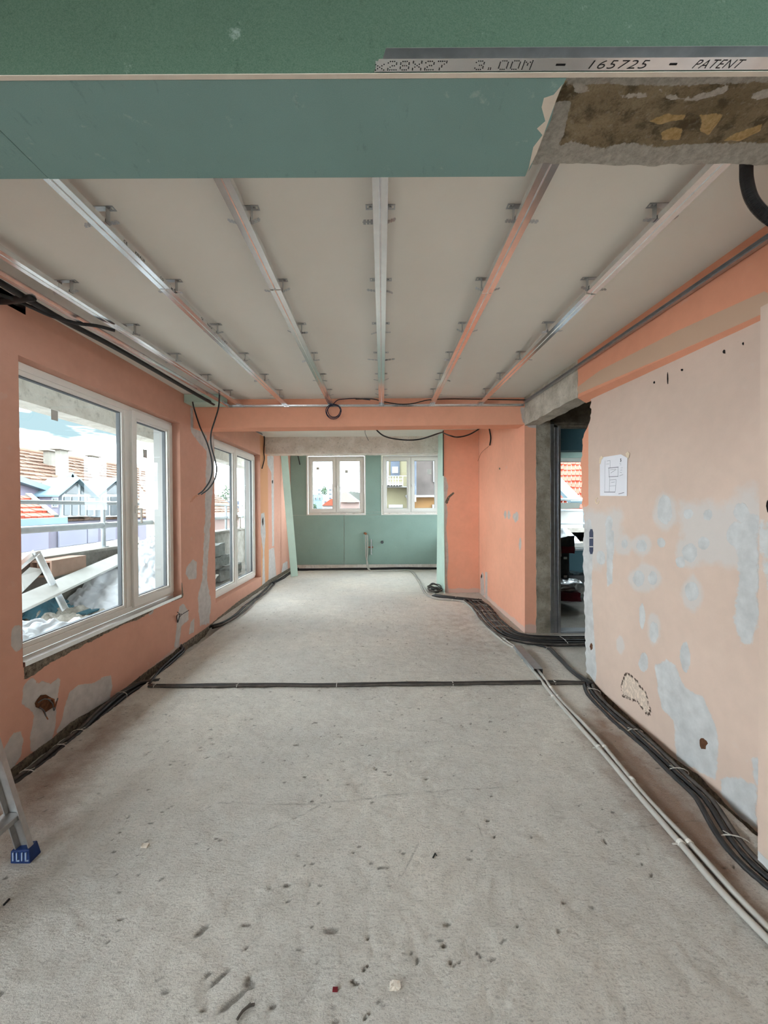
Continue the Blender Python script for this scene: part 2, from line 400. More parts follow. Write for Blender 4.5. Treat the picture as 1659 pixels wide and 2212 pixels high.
# ---- floor: chipped bare slab, dug out along both walls
def floor_z(x, y):
    z = (fbm(x * 9, y * 14, 3, 4) - 0.5) * 0.012 + (fbm(x * 38, y * 52, 9, 3) - 0.5) * 0.0085
    dl = np.clip((-2.03 - x) / 0.06, 0, 1) * np.clip((5.1 - y) / 0.25, 0, 1)
    dr = np.clip((x - 1.70) / 0.06, 0, 1) * np.clip((3.35 - y) / 0.15, 0, 1)
    return z - 0.10 * dl * (0.8 + 0.4 * fbm(y * 6, x * 3, 5, 3)) - 0.088 * dr
def make_floor():
    X = grid_axis(-2.5, 1.86, 0.0092)
    Y = np.concatenate([np.arange(-4, 1.0, 0.25), np.arange(1.0, 4.2, 0.0092), np.arange(4.2, 9.62, 0.02)])
    xx, yy = np.meshgrid(X, Y, indexing='ij'); zz = floor_z(xx, yy); pit = np.zeros_like(zz)
    dx, dy = X[1] - X[0], None
    r = random.Random(11)
    pits = []
    for k in range(1300):
        py = r.uniform(1.05, 8.5); px = r.uniform(-2.0, 1.7)
        if px > 0.4 and r.random() < 0.45: continue
        a = r.gauss(0.15, 0.5); L = r.uniform(0.006, 0.018); W = r.uniform(0.0035, 0.006); dep = r.uniform(0.004, 0.009)
        pits.append((px, py, a, L, W, dep))
    for (px, py, L, W, a) in [(505, 2160, .05, .010, .7), (475, 2110, .04, .008, .8), (540, 2125, .022, .013, -.4), (435, 2010, .03, .012, .9), (715, 2010, .03, .012, 0), (620, 1912, .02, .007, .2), (530, 1998, .02, .007, .1), (640, 1610, .022, .01, .2)]:
        p = onZ(0, px, py); pits.append((p.x, p.y, a, L, W, 0.007))
    for (px, py, a, L, W, dep) in pits:
        i0, i1 = np.searchsorted(X, (px - 2 * L, px + 2 * L)); j0, j1 = np.searchsorted(Y, (py - 2 * L, py + 2 * L))
        if i1 <= i0 or j1 <= j0: continue
        sx = xx[i0:i1, j0:j1] - px; sy = yy[i0:i1, j0:j1] - py
        u = (sx * math.cos(a) + sy * math.sin(a)) / L; v = (-sx * math.sin(a) + sy * math.cos(a)) / W
        g = np.clip(1.25 - (u * u + v * v), 0, 1); zz[i0:i1, j0:j1] -= dep * g; pit[i0:i1, j0:j1] = np.maximum(pit[i0:i1, j0:j1], g)
    for line in ([(470, 1735), (660, 1737), (770, 1728), (850, 1716), (1010, 1703), (1090, 1700)], [(565, 1800), (640, 1765), (690, 1740)], [(870, 1890), (905, 1820)], [(1285, 1800), (1430, 1778), (1520, 1772)], [(1030, 1775), (1050, 1830)], [(640, 2180), (690, 2100)]):
        pp = [onZ(0, *q) for q in line]
        for a, b in zip(pp[:-1], pp[1:]):
            ex, ey = b.x - a.x, b.y - a.y
            t = np.clip(((xx - a.x) * ex + (yy - a.y) * ey) / (ex * ex + ey * ey), 0, 1)
            g = np.clip(1 - np.hypot(xx - a.x - ex * t, yy - a.y - ey * t) / 0.008, 0, 1) * (0.4 + 0.6 * vnoise(xx * 40, yy * 40, 3))
            zz -= 0.003 * g; pit = np.maximum(pit, 0.7 * g)
    dust = np.zeros_like(zz)
    for poly, f, k in (([(1290, 1530), (1420, 1650), (1560, 1790), (1659, 1990), (1600, 1960), (1480, 1850), (1380, 1740), (1260, 1580)], 0.16, 1.0),
                       ([(0, 1700), (100, 1650), (260, 1525), (300, 1540), (180, 1680), (110, 1800), (20, 1830)], 0.22, 0.75),
                       ([(960, 1310), (1050, 1330), (1130, 1420), (1010, 1420), (900, 1350)], 0.5, 0.35)):
        q = [tuple(onZ(0, *p))[:2] for p in poly]; dust = np.maximum(dust, k * np.clip(0.5 + sd_poly(xx, yy, q) / (2 * f), 0, 1))
    nu, nv = xx.shape; i, j = np.meshgrid(np.arange(nu - 1), np.arange(nv - 1), indexing='ij')
    q = np.stack([i * nv + j, (i + 1) * nv + j, (i + 1) * nv + j + 1, i * nv + j + 1], -1).reshape(-1, 4)
    me = bpy.data.meshes.new('floor'); nV, nF = nu * nv, len(q)
    me.vertices.add(nV); me.vertices.foreach_set('co', np.stack([xx, yy, zz], -1).reshape(-1).astype(np.float32))
    me.loops.add(nF * 4); me.loops.foreach_set('vertex_index', q.reshape(-1).astype(np.int32))
    me.polygons.add(nF); me.polygons.foreach_set('loop_start', np.arange(0, nF * 4, 4, dtype=np.int32)); me.polygons.foreach_set('loop_total', np.full(nF, 4, np.int32))
    me.update(calc_edges=True); me.materials.append(M['floor'])
    for nm, val in (('dust', dust), ('pit', pit)):
        a = me.attributes.new(nm, 'FLOAT', 'POINT'); a.data.foreach_set('value', val.reshape(-1).astype(np.float32))
    me.shade_smooth()
    o = bpy.data.objects.new('floor', me); COL.objects.link(o); struct(o)
make_floor()
struct(MB().box(1.86, 4.4, 3.2, 6.5, -0.15, 0.0).build('floor', M['floor']))

def box_struct(name, m, *bs, bevel=0):
    b = MB()
    for q in bs: b.box(*q)
    return struct(b.build(name, m, bevel=bevel))

# ---- left wall with the two window openings, plus an unseen one added for daylight
W1 = (2.385, 4.29, 0.528, 2.445); W2 = (5.17, 7.13, 0.243, 2.48); ADDED_GAP = (-3.0, 0.85, 0.1, 2.5)
XLo = -2.50
def reveal(w, x0, x1):
    a, b, c, d = w
    return [[(x0, a, c), (x1, a, c), (x1, b, c), (x0, b, c)], [(x0, a, d), (x0, b, d), (x1, b, d), (x1, a, d)],
            [(x0, a, c), (x0, a, d), (x1, a, d), (x1, a, c)], [(x0, b, c), (x1, b, c), (x1, b, d), (x0, b, d)]]
lw = lambda pts, f=0.02: (pxX(XL, pts), f)
mask_left = {'plaster': [
    lw([(50, 1500), (52, 1478), (70, 1462), (82, 1476), (92, 1468), (110, 1478), (127, 1463), (130, 1478), (122, 1520), (121, 1565), (112, 1600), (72, 1625), (66, 1620), (64, 1590), (75, 1545), (48, 1520)]),
    lw([(132, 1560), (142, 1515), (152, 1492), (172, 1480), (205, 1475), (222, 1462), (240, 1458), (243, 1482), (236, 1512), (130, 1590), (122, 1580)]),
    lw([(18, 1600), (30, 1582), (44, 1580), (51, 1600), (46, 1630), (30, 1655), (0, 1690), (0, 1625)]),
    lw([(22, 1372), (28, 1352), (46, 1348), (50, 1403), (36, 1408), (24, 1395)]),
    lw([(383, 1335), (388, 1308), (396, 1303), (408, 1322), (407, 1340), (392, 1352), (386, 1400), (376, 1398)]),
    lw([(446, 960), (462, 940), (464, 1000), (456, 1100), (447, 1250), (456, 1300), (452, 1348), (432, 1352), (428, 1290), (437, 1245), (443, 1100)], 0.05),
    lw([(403, 1225), (416, 1208), (425, 1213), (424, 1250), (408, 1252), (401, 1240)]),
    lw([(412, 1345), (420, 1335), (419, 1365), (408, 1370)]),
    lw([(411, 880), (430, 880), (433, 925), (446, 940), (446, 975), (420, 945), (412, 930)]),
    lw([(564, 1110), (571, 1106), (574, 1150), (571, 1190), (573, 1265), (566, 1270), (568, 1190), (563, 1150)]),
    lw([(581, 1188), (592, 1182), (597, 1245), (580, 1262)]),
    lw([(577, 985), (591, 985), (592, 1180), (588, 1180), (586, 1020), (578, 1004)]),
    lw([(611, 1218), (621, 1212), (622, 1245), (606, 1252)]),
    lw([(322, 1308), (336, 1300), (332, 1325), (322, 1330)], 0.03)],
  'rough': [lw([(50, 1400), (200, 1320), (394, 1258), (396, 1290), (345, 1310), (300, 1338), (268, 1348), (230, 1368), (150, 1410), (100, 1438), (52, 1470)], 0.03),
            ([(0.5, -0.3), (0.5, -0.04), (2.2, -0.045), (2.6, -0.03), (2.75, -0.01), (3.2, -0.05), (3.6, -0.02), (4.1, -0.02), (4.3, 0.0), (4.9, 0.0), (5.3, 0.03), (6, 0.07), (7, 0.07), (7.6, 0.10), (8.4, 0.08), (9.6, 0.06), (9.6, -0.3)], 0.02)],
  'halo': [lw([(330, 1440), (392, 1388), (392, 1402), (300, 1472)], 0.03)],
  'tone': [([(7.14, -0.3), (7.14, 2.9), (7.62, 2.9), (7.62, -0.3)], 0.05)]}
wl = sheet('wall_left', np.concatenate([np.arange(-4, 1.8, 0.4), grid_axis(1.8, 9.55, 0.02, (W1[0], W1[1], W2[0], W2[1]))]),
      grid_axis(-0.15, 2.86, 0.02, (W1[2], W1[3], W2[2], W2[3], 2.715)),
      lambda u, v: (XL + (fbm(u * 1.5, v * 1.5, 4, 3) - 0.5) * 0.004, u, v), mask_left, M['left'], (ADDED_GAP, W1, W2),
      extra=reveal(W1, XL, -2.335) + reveal(W2, XL, -2.355) + reveal(ADDED_GAP, XL, XLo), skip=lambda u, v: (u > 0.9) & (u < 2.43) & (v > 2.715))
struct(MB().box(-2.49, -2.2, 0.9, 2.43, 2.79, 2.86).build('ceiling', M['void']))  # solid box coloured dark to stand for the unlit wall-top recess
# outer skin of that wall
U = np.array(sorted({-4, 9.8, ADDED_GAP[0], ADDED_GAP[1], W1[0], W1[1], W2[0], W2[1]})); V = np.array(sorted({-0.2, 3.1, *ADDED_GAP[2:], *W1[2:], *W2[2:]}))
M['facade'] = simple('loggia_render', S(150, 149, 146), 0.9, 0, 0.06, 2, 0.25, 40)
sheet('wall_left_outer', U, V, lambda u, v: (XLo + 0 * u, u, v), {}, M['facade'], (ADDED_GAP, W1, W2), extra=reveal(W1, -2.335, XLo) + reveal(W2, -2.355, XLo))

# ---- right wall, broken at its far end
_end = [(1276, 885), (1274, 905), (1268, 925), (1260, 943), (1256, 985), (1257, 1088), (1262, 1125), (1259, 1200), (1262, 1290), (1264, 1380), (1268, 1480)]
_ez = [(p.z, p.y) for p in (onX(XR, *q) for q in _end)][::-1]
_zz = np.array([-0.2] + [a for a, b in _ez] + [2.9]); _yy = np.array([_ez[0][1]] + [b for a, b in _ez] + [_ez[-1][1] - 0.02])
_o = np.argsort(_zz); _zz, _yy = _zz[_o], _yy[_o]
def right_P(u, v):
    ye = np.interp(v, _zz, _yy) + (fbm(v * 25, v * 0 + 3, 2, 4) - 0.5) * 0.05
    return XR + (fbm(u * 6, v * 2, 14, 3) - 0.5) * 0.003, 1.5 + u * (ye - 1.5), v
rw = lambda pts, f=0.02: (pxX(XR, pts), f)
def rb(cx, cy, rx, ry, seed, f=0.015): return rw(blob(cx, cy, rx, ry, 14, seed, 0.12), f)
mask_right = {'plaster': [
    rb(1436, 1100, 17, 33, 1), rb(1487, 1110, 9, 11, 2), rb(1530, 1112, 11, 13, 3), rb(1490, 1195, 17, 20, 4), rb(1385, 1178, 12, 13, 5), rb(1520, 1175, 12, 14, 6),
    rb(1428, 1172, 9, 12, 7), rb(1349, 1175, 8, 10, 8), rb(1380, 1250, 13, 18, 9), rb(1410, 1250, 9, 15, 10), rb(1494, 1276, 15, 22, 11), rb(1412, 1365, 10, 22, 12), rb(1390, 1432, 11, 22, 13),
    rb(1480, 1420, 11, 32, 14), rb(1387, 1330, 6, 30, 15), rb(1316, 1130, 8, 16, 16), rb(1298, 1205, 9, 16, 17), rb(1600, 1105, 16, 20, 18), rb(1590, 1155, 22, 26, 19), rb(1470, 1215, 10, 14, 27),
    rw([(1415, 1435), (1440, 1425), (1462, 1440), (1480, 1490), (1520, 1505), (1545, 1560), (1552, 1620), (1550, 1690), (1500, 1660), (1462, 1640), (1458, 1560), (1430, 1530), (1420, 1480)], 0.03),
    rw([(1555, 1680), (1600, 1678), (1636, 1700), (1636, 1790), (1600, 1770), (1560, 1720)], 0.03),
    rw([(1596, 1200), (1610, 1110), (1636, 1120), (1638, 1330), (1622, 1392), (1600, 1392), (1588, 1340)], 0.04),
    rw([(1262, 1130), (1275, 1120), (1282, 1160), (1278, 1280), (1284, 1370), (1288, 1450), (1284, 1490), (1262, 1480), (1258, 1300), (1256, 1200)], 0.02),
    rw([(1308, 1130), (1328, 1150), (1322, 1260), (1312, 1268), (1310, 1200)], 0.03), rw([(1626, 1640), (1638, 1630), (1638, 1690), (1630, 1690)], 0.03)],
  'halo': [rb(1436, 1105, 26, 44, 21, .03), rw([(1470, 1085), (1560, 1085), (1640, 1040), (1640, 1230), (1500, 1220), (1475, 1150)], 0.06), rb(1490, 1196, 28, 34, 22, .03), rb(1384, 1178, 22, 22, 23, .03), rb(1393, 1250, 34, 30, 24, .03), rb(1494, 1280, 24, 38, 25, .03),
           rw([(1262, 1100), (1340, 1105), (1345, 1170), (1290, 1230), (1262, 1230)], 0.06), rb(1348, 1178, 18, 22, 26, .03), rb(1412, 1360, 14, 34, 28, .03), rb(1340, 1392, 8, 18, 29, .02)],
  'mould': [rw([(1342, 1480), (1350, 1455), (1365, 1460), (1395, 1495), (1408, 1540), (1398, 1545), (1375, 1515), (1345, 1505)], 0.03)],
  'rough': [([(1.4, -0.3), (1.4, -0.06), (2.0, -0.07), (2.2, -0.03), (2.4, -0.06), (2.9, -0.03), (3.2, -0.01), (3.35, 0.04), (3.6, 0.06), (3.6, -0.3)], 0.02)],
  'tone': [(pxX(XR, [(1250, 880), (1271, 880), (1271, 1092), (1250, 1100)]), 0.01)]}
sheet('wall_right', np.linspace(0, 1, 110), grid_axis(-0.15, 2.46, 0.018), right_P, mask_right, M['right'], mc=lambda x, y, z: (y, z))
box_struct('wall_right_core', M['conc_dark'], (1.83, 2.02, 1.5, 3.30, -0.1, 2.79), (2.02, 3.4, 3.2, 3.30, -0.1, 2.79), (3.3, 3.4, 3.3, 4.62, -0.1, 2.79))
# ---- projecting wall end nearer the camera
XP = 1.572
pw = lambda pts, f=0.02: (pxX(XP, pts), f)
sheet('wall_right_pier', grid_axis(-4, 1.615, 0.05, (1.2,)), grid_axis(-0.1, 2.32, 0.02), lambda u, v: (XP + 0 * u, u, v),
      {'plaster': [pw([(1640, 1130), (1670, 1100), (1670, 1290), (1655, 1270), (1645, 1200)], 0.03), ([(-4, -.2), (-4, .04), (1.7, .05), (1.7, -.2)], .02)]}, M['right'],
      extra=[[(XP, 1.615, -.1), (2.0, 1.615, -.1), (2.0, 1.615, 2.32), (XP, 1.615, 2.32)], [(XP, -4, 2.32), (XP, 1.615, 2.32), (2.0, 1.615, 2.32), (2.0, -4, 2.32)]])
# ---- right-hand beam: orange part with a chamfered lower edge, bare concrete part
def bx(y): return np.interp(y, (1.2, 1.82, 3.5, 4.6), (1.792, 1.78, 1.735, 1.70))
def bz(y): return np.interp(y, (1.2, 1.82, 3.5, 4.6), (2.368, 2.393, 2.463, 2.463))
bw = lambda pts, f=0.02: (pxX(1.76, pts), f)
sheet('wall_right_beam', grid_axis(1.0, 3.44, 0.03), np.linspace(0, 1, 30), lambda u, v: (bx(u) + 0 * v, u, bz(u) + v * (2.80 - bz(u))),
      {'tone': [bw([(1240, 846), (1300, 800), (1460, 715), (1650, 625), (1650, 674), (1460, 760), (1290, 835), (1240, 858)], 0.03)],
       'plaster': [bw([(1225, 770), (1250, 760), (1242, 862), (1225, 870)], 0.02)]}, M['beam'], mc=lambda x, y, z: (y, z))
sheet('trim_1', grid_axis(1.0, 3.44, 0.05), np.linspace(0, 1, 4), lambda u, v: (bx(u) + v * (1.815 - bx(u)), u, bz(u) - v * np.interp(u, (1.2, 1.8, 3.42), (0.025, 0.032, 0.047))), {}, M['beam'])

def rough_box(name, x0, x1, y0, y1, z0, z1, step, amp, mat, fq=7.0, shear=None, masks=None):
    verts = []; faces = []
    def face(o, a, b):
        o, a, b = np.array(o, float), np.array(a, float), np.array(b, float)
        na, nb = max(1, int(np.linalg.norm(a) / step)), max(1, int(np.linalg.norm(b) / step)); k = len(verts)
        for i in range(na + 1):
            for j in range(nb + 1): verts.append(o + a * i / na + b * j / nb)
        for i in range(na):
            for j in range(nb):
                p = k + i * (nb + 1) + j; faces.append((p, p + nb + 1, p + nb + 2, p + 1))
    dx, dy, dz = (x1 - x0, 0, 0), (0, y1 - y0, 0), (0, 0, z1 - z0)
    face((x0, y0, z0), dx, dz); face((x0, y1, z0), dx, dz); face((x0, y0, z0), dx, dy); face((x0, y0, z1), dx, dy); face((x0, y0, z0), dy, dz); face((x1, y0, z0), dy, dz)
    p = np.array(verts); a = p[:, 0] * fq + p[:, 2] * fq * 1.31; b = p[:, 1] * fq + p[:, 2] * fq * 0.83
    for k in range(3): p[:, k] += 2 * amp * (fbm(a, b, 21 + 7 * k, 5) - 0.5)
    if shear is not None: p = shear(p)
    me = bpy.data.meshes.new(name); me.from_pydata(p.tolist(), [], faces); me.update()
    bm = bmesh.new(); bm.from_mesh(me); bmesh.ops.remove_doubles(bm, verts=bm.verts, dist=1e-5); bmesh.ops.recalc_face_normals(bm, faces=bm.faces); bm.to_mesh(me); bm.free()
    if masks:
        n_ = len(me.vertices); c_ = np.empty(n_ * 3, np.float32); me.vertices.foreach_get('co', c_); c_ = c_.reshape(-1, 3); hz = np.zeros(n_)
        for at, lst in masks.items():
            g = np.zeros(n_)
            for poly, f, th in lst:
                k_ = np.clip(.5 + sd_poly(c_[:, 0], c_[:, 1], poly) / (2 * f), 0, 1); g = np.maximum(g, k_); hz = np.maximum(hz, k_ * th)
            a_ = me.attributes.new(at, 'FLOAT', 'POINT'); a_.data.foreach_set('value', g.astype(np.float32))
        c_[:, 2] -= hz * (c_[:, 2] < (z0 + z1) / 2); me.vertices.foreach_set('co', c_.reshape(-1).astype(np.float32)); me.update()
    me.materials.append(mat); o = bpy.data.objects.new(name, me); COL.objects.link(o); return o
struct(rough_box('wall_right_lintel', 0, 0.17, 3.43, 4.61, 2.463, 2.80, 0.03, 0.012, M['conc'], 9, lambda p: np.stack([p[:, 0] + bx(p[:, 1]), p[:, 1], p[:, 2]], -1)))
# ---- ceiling
box_struct('ceiling', M['ceil'], (-2.3, 3.4, 1.0, 4.62, ZC, 2.86))
box_struct('ceiling', M['ceil'], (-2.3, 1.86, 4.6, 9.6, 2.862, 2.93))
box_struct('ceiling', M['ceil'], (-2.5, 2.0, -4, 1.0, 2.95, 3.0))
box_struct('ceiling_light_shield', M['conc'], (-2.5, 4.4, -4.2, 9.8, 3.02, 3.25))  # unseen slab, added to stop sky light leaking in
# ---- rear room behind the camera
box_struct('wall_rear', M['facade'], (-2.5, 2.0, -4.1, -3.95, -.1, 3))
# ---- beam across the room
fw = lambda Y, pts, f=0.015: (pxY(Y, pts), f)
za, zb = 2.451, 2.474
zbm = lambda x: np.interp(x, (XL, 1.70), (za, zb))
sheet('wall_back_beam', grid_axis(XL, 1.72, 0.03), np.linspace(0, 1, 14), lambda u, v: (u, 4.6 + 0 * u, zbm(u) + v * (ZC - zbm(u))),
      {'plaster': [fw(4.6, [(1124, 880), (1142, 880), (1140, 920), (1132, 916), (1126, 905)])]}, M['far'], mc=lambda x, y, z: (x, z),
      extra=[[(XL, 4.6, za), (1.72, 4.6, zb), (1.72, 4.83, zb), (XL, 4.83, za)], [(XL, 4.83, za), (1.72, 4.83, zb), (1.72, 4.83, 2.9), (XL, 4.83, 2.9)]])
# ---- pier on the right with its long side, door wall
sd = lambda pts, f=0.02: (pxX(1.71, pts), f)
sheet('wall_right_far', grid_axis(4.6, 6.83, 0.02), grid_axis(-0.05, 2.87, 0.02), lambda u, v: (1.70 + (u - 4.6) * 0.009, u, v),
      {'plaster': [sd([(1036, 1250), (1040, 1235), (1044, 1240), (1046, 1285), (1038, 1290)], .01), sd([(1047, 1236), (1052, 1236), (1052, 1295), (1047, 1292)], .01), sd(blob(1092, 1112, 3, 8, 10, 1), .01), sd(blob(1100, 1113, 3, 9, 10, 2), .01), sd(blob(1116, 1117, 6, 11, 10, 3), .01), sd(blob(1125, 1176, 3, 13, 10, 4), .01)],
       'rough': [sd(blob(1079, 1012, 2, 2.5, 8, 5), .01)],
       'halo': [([(4.5, -.1), (4.5, .07), (5.5, .06), (6.9, .07), (6.9, -.1)], .02)]}, M['far'])
sheet('wall_back_pier', grid_axis(1.70, 1.84, 0.02), grid_axis(-0.05, 2.5, 0.02), lambda u, v: (u, 4.6 + 0 * u, v),
      {'halo': [([(1.6, -.1), (1.6, .1), (1.9, .1), (1.9, -.1)], .02)], 'plaster': [fw(4.6, [(1133, 912), (1165, 912), (1162, 925), (1140, 922)]), fw(4.6, [(1160, 1080), (1168, 1050), (1168, 1200), (1162, 1190)])]}, M['far'])
struct(rough_box('wall_back_jamb', 1.835, 2.0, 4.59, 4.78, -0.05, 2.80, 0.03, 0.010, M['conc_mid'], 9))
box_struct('wall_back_door', M['conc_dark'], (2.0, 3.4, 4.64, 4.78, 2.5, 2.8), (2.98, 3.4, 4.64, 4.78, -.1, 2.5), (1.72, 2.0, 4.78, 7.0, -.1, 2.86))
# ---- stub wall with its lining board, kitchen wall
sheet('wall_back_stub', grid_axis(1.108, 1.73, 0.02), grid_axis(-0.05, 2.87, 0.02), lambda u, v: (u, 6.83 + 0 * u, v),
      {'plaster': [fw(6.83, [(956, 1030), (963, 1030), (968, 1050), (964, 1080), (967, 1110), (964, 1140), (969, 1200), (966, 1250), (970, 1282), (956, 1285)])],
       'rough': [fw(6.83, [(961, 1085), (966, 1074), (980, 1062), (982, 1066), (972, 1074), (966, 1090)], .01)], 'halo': [fw(6.83, [(955, 1272), (1040, 1270), (1040, 1290), (955, 1290)])],
       'tone': []}, M['far'])
box_struct('wall_right_kitchen', M['facade'], (1.115, 1.9, 6.84, 7.585, -.1, 2.87), (1.84, 1.95, 7.58, 9.7, -.1, .9), (1.84, 1.95, 7.58, 9.7, 2.7, 2.87), (1.84, 1.95, 7.58, 7.7, .9, 2.7), (1.84, 1.95, 9.4, 9.7, .9, 2.7))  # unseen opening in the side wall, added to brighten the kitchen
struct(rough_box('wall_back_downstand', XL - .02, 1.112, 7.45, 7.74, 2.545, 2.88, 0.03, 0.012, M['conc_pale'], 8))

# ================================================================== KITCHEN BACK WALL (boards, windows)
KW1 = (-1.81, -0.374, 1.332, 2.80); KW2 = (0.008, 1.46, 1.328, 2.80)
back = empty('wall_back'); struct(back)
b = MB(); xs = (-2.4, KW1[0], KW1[1], KW2[0], KW2[1], 1.95)
for i in range(5):
    if i in (1, 3): b.box(xs[i], xs[i + 1], 9.515, 9.75, -.1, 1.33); b.box(xs[i], xs[i + 1], 9.515, 9.75, 2.80, 3.0)
    else: b.box(xs[i], xs[i + 1], 9.515, 9.75, -.1, 3.0)
b.build('masonry', M['conc_pale'], back)
for (x0, x1, z0, z1) in ((-2.2, -.909, .118, 1.328), (-.900, 1.84, .118, 1.324), (-2.2, KW1[0], 1.331, 2.86), (KW1[1], KW2[0], 1.40, 2.86), (KW1[1], KW2[0], 1.328, 1.397), (KW2[1], 1.84, 1.328, 2.86), (KW1[0], KW1[1], 2.803, 2.86), (KW2[0], KW2[1], 2.803, 2.86)):
    MB().box(x0, x1, 9.5, 9.514, z0, z1).build('plasterboard_panel', M['kboard'], back)

def ring(b, x0, x1, z0, z1, wd, y0, y1):
    o = [(x0, z0), (x1, z0), (x1, z1), (x0, z1)]; i = [(x0 + wd, z0 + wd), (x1 - wd, z0 + wd), (x1 - wd, z1 - wd), (x0 + wd, z1 - wd)]
    vs = [(x, y0, z) for x, z in o] + [(x, y0, z) for x, z in i] + [(x, y1, z) for x, z in o] + [(x, y1, z) for x, z in i]
    fs = []
    for k in range(4):
        l = (k + 1) % 4
        fs += [(k, l, 4 + l, 4 + k), (8 + k, 12 + k, 12 + l, 8 + l), (k, 8 + k, 8 + l, l), (4 + k, 4 + l, 12 + l, 12 + k)]
    return b.add(vs, fs)
def handle(parent, x, z, y, s=1.0):
    h = MB(); h.box(x - .014 * s, x + .014 * s, y - .012, y, z - .035 * s, z + .035 * s); h.box(x - .009 * s, x + .009 * s, y - .05, y - .01, z - .009 * s, z + .009 * s)
    h.box(x - .009 * s, x + .009 * s, y - .058, y - .044, z - .13 * s, z + .01 * s)
    return h.build('handle', M['pvc'], parent, bevel=.003)
def window(name, loc, rotz, w, mull, sashes, fixed, stickers=(), fw=.05):
    root = empty(name); root.location = loc; root.rotation_euler = (0, 0, rotz); struct(root)
    x0, x1, z0, z1 = w
    b = MB(); ring(b, x0, x1, z0, z1, fw, 0, .07); b.build('window_frame', M['pvc'], root, bevel=.003)
    if mull: MB().box(mull[0], mull[1], 0.002, .068, z0 + fw, z1 - fw).build('mullion', M['pvc'], root, bevel=.003)
    def glaze(p, a, b_, c, d, y):
        g = MB(); ring(g, a - .001, b_ + .001, c - .001, d + .001, .007, y - .004, y + .03); g.build('gasket', M['gasket'], p)
        MB().quad((a, y + .01, c), (b_, y + .01, c), (b_, y + .01, d), (a, y + .01, d)).build('pane', M['glass'], p)
    for (a, b_, c, d) in fixed:
        g = MB(); ring(g, a, b_, c, d, .032, .008, .05); f = g.build('glazing_bead', M['pvc'], root, bevel=.003); glaze(f, a + .032, b_ - .032, c + .032, d - .032, .025)
        g = MB(); ring(g, a + .05, b_ - .05, c + .05, d - .05, .012, .04, .06)
    for (a, b_, c, d, wd, hx, hz, hs) in sashes:
        g = MB(); ring(g, a, b_, c, d, wd - .018, -.022, .05); f = g.build('sash', M['pvc'], root, bevel=.004)
        g = MB(); ring(g, a + wd - .02, b_ - wd + .02, c + wd - .02, d - wd + .02, .02, -.012, .045); g.build('glazing_bead', M['pvc'], f, bevel=.003)
        glaze(f, a + wd, b_ - wd, c + wd, d - wd, .012)
        if hx is not None: handle(f, hx, hz, -.022, hs)
    for (a, c, sx, sz, y) in stickers:
        MB().box(a, a + sx, y, y + .001, c, c + sz).build('sticker', M['sticker'], root)
    return root
zh1 = onX(-2.33, 302, 1100).z; zh2 = onX(-2.33, 515, 1118).z
def stick(X, px):
    q = [onX(X, *p) for p in px]; return (q[0].y, q[1].z, q[1].y - q[0].y, q[0].z - q[1].z)
s1 = stick(-2.325, [(110, 884), (125, 910)]); s2 = stick(-2.31, [(309, 970), (318, 990)])
window('window_1', (-2.30, 0, 0), math.pi / 2, (W1[0], W1[1], W1[2] + .032, W1[3]), (3.505, 3.60),
       [(3.575, 4.262, .592, 2.415, .085, 3.615, zh1, 1.0)], [(W1[0] + .05, 3.507, W1[2] + .08, W1[3] - .048)], [s1 + (.024,), s2 + (.011,)])
sl = MB().box(-2.297, -2.205, W1[0] + .01, W1[1] - .01, W1[2] + .001, W1[2] + .030); tag(sl.build('sill_profile', M['steel']), 'galvanised profile lying along the broken sill of the first window', 'metal profile')
window('window_2', (-2.32, 0, 0), math.pi / 2, W2, (6.13, 6.19), [(5.205, 6.155, .28, 2.445, .085, None, 0, 1), (6.165, 7.10, .28, 2.445, .085, 6.21, zh2, 1.3)], [])
sv = lambda x, y: onY(9.56, x, y)
k1 = [sv(683, 1009), sv(690, 1015)]; k2 = [sv(745, 1015), sv(752, 1022)]; k3 = [sv(923, 1014), sv(932, 1024)]
st = lambda q: (q[0].x, q[1].z, q[1].x - q[0].x, q[0].z - q[1].z, .011)
window('window_3', (0, 9.55, 0), 0, (KW1[0] + .03, KW1[1] - .03, KW1[2] + .03, KW1[3] - .03), (-1.13, -1.06), [(-1.755, -1.10, 1.40, 2.735, .085, -1.13, 2.03, 1), (-1.09, -.43, 1.40, 2.735, .085, -1.06, 2.03, 1)], [], [st(k1), st(k2)])
window('window_4', (0, 9.55, 0), 0, (KW2[0] + .03, KW2[1] - .03, KW2[2] + .03, KW2[3] - .03), (.70, .77), [(.06, .73, 1.40, 2.735, .085, .70, 2.03, 1), (.74, 1.405, 1.40, 2.735, .085, .77, 2.03, 1)], [], [st(k3)])
for n_, W in (('trim_2', KW1), ('trim_3', KW2)):
    b = MB(); ring(b, W[0] - .004, W[1] + .004, W[2] - .004, W[3] + .004, .028, 9.49, 9.56); struct(b.build(n_, M['pvc']))
    r_ = rough_box('mortar_ridge', W[0] + .05, W[1] - .1, 9.50, 9.545, W[2] + .015, W[2] + .045, .03, .012, M['conc_pale'], 14); r_.parent = bpy.data.objects[n_]
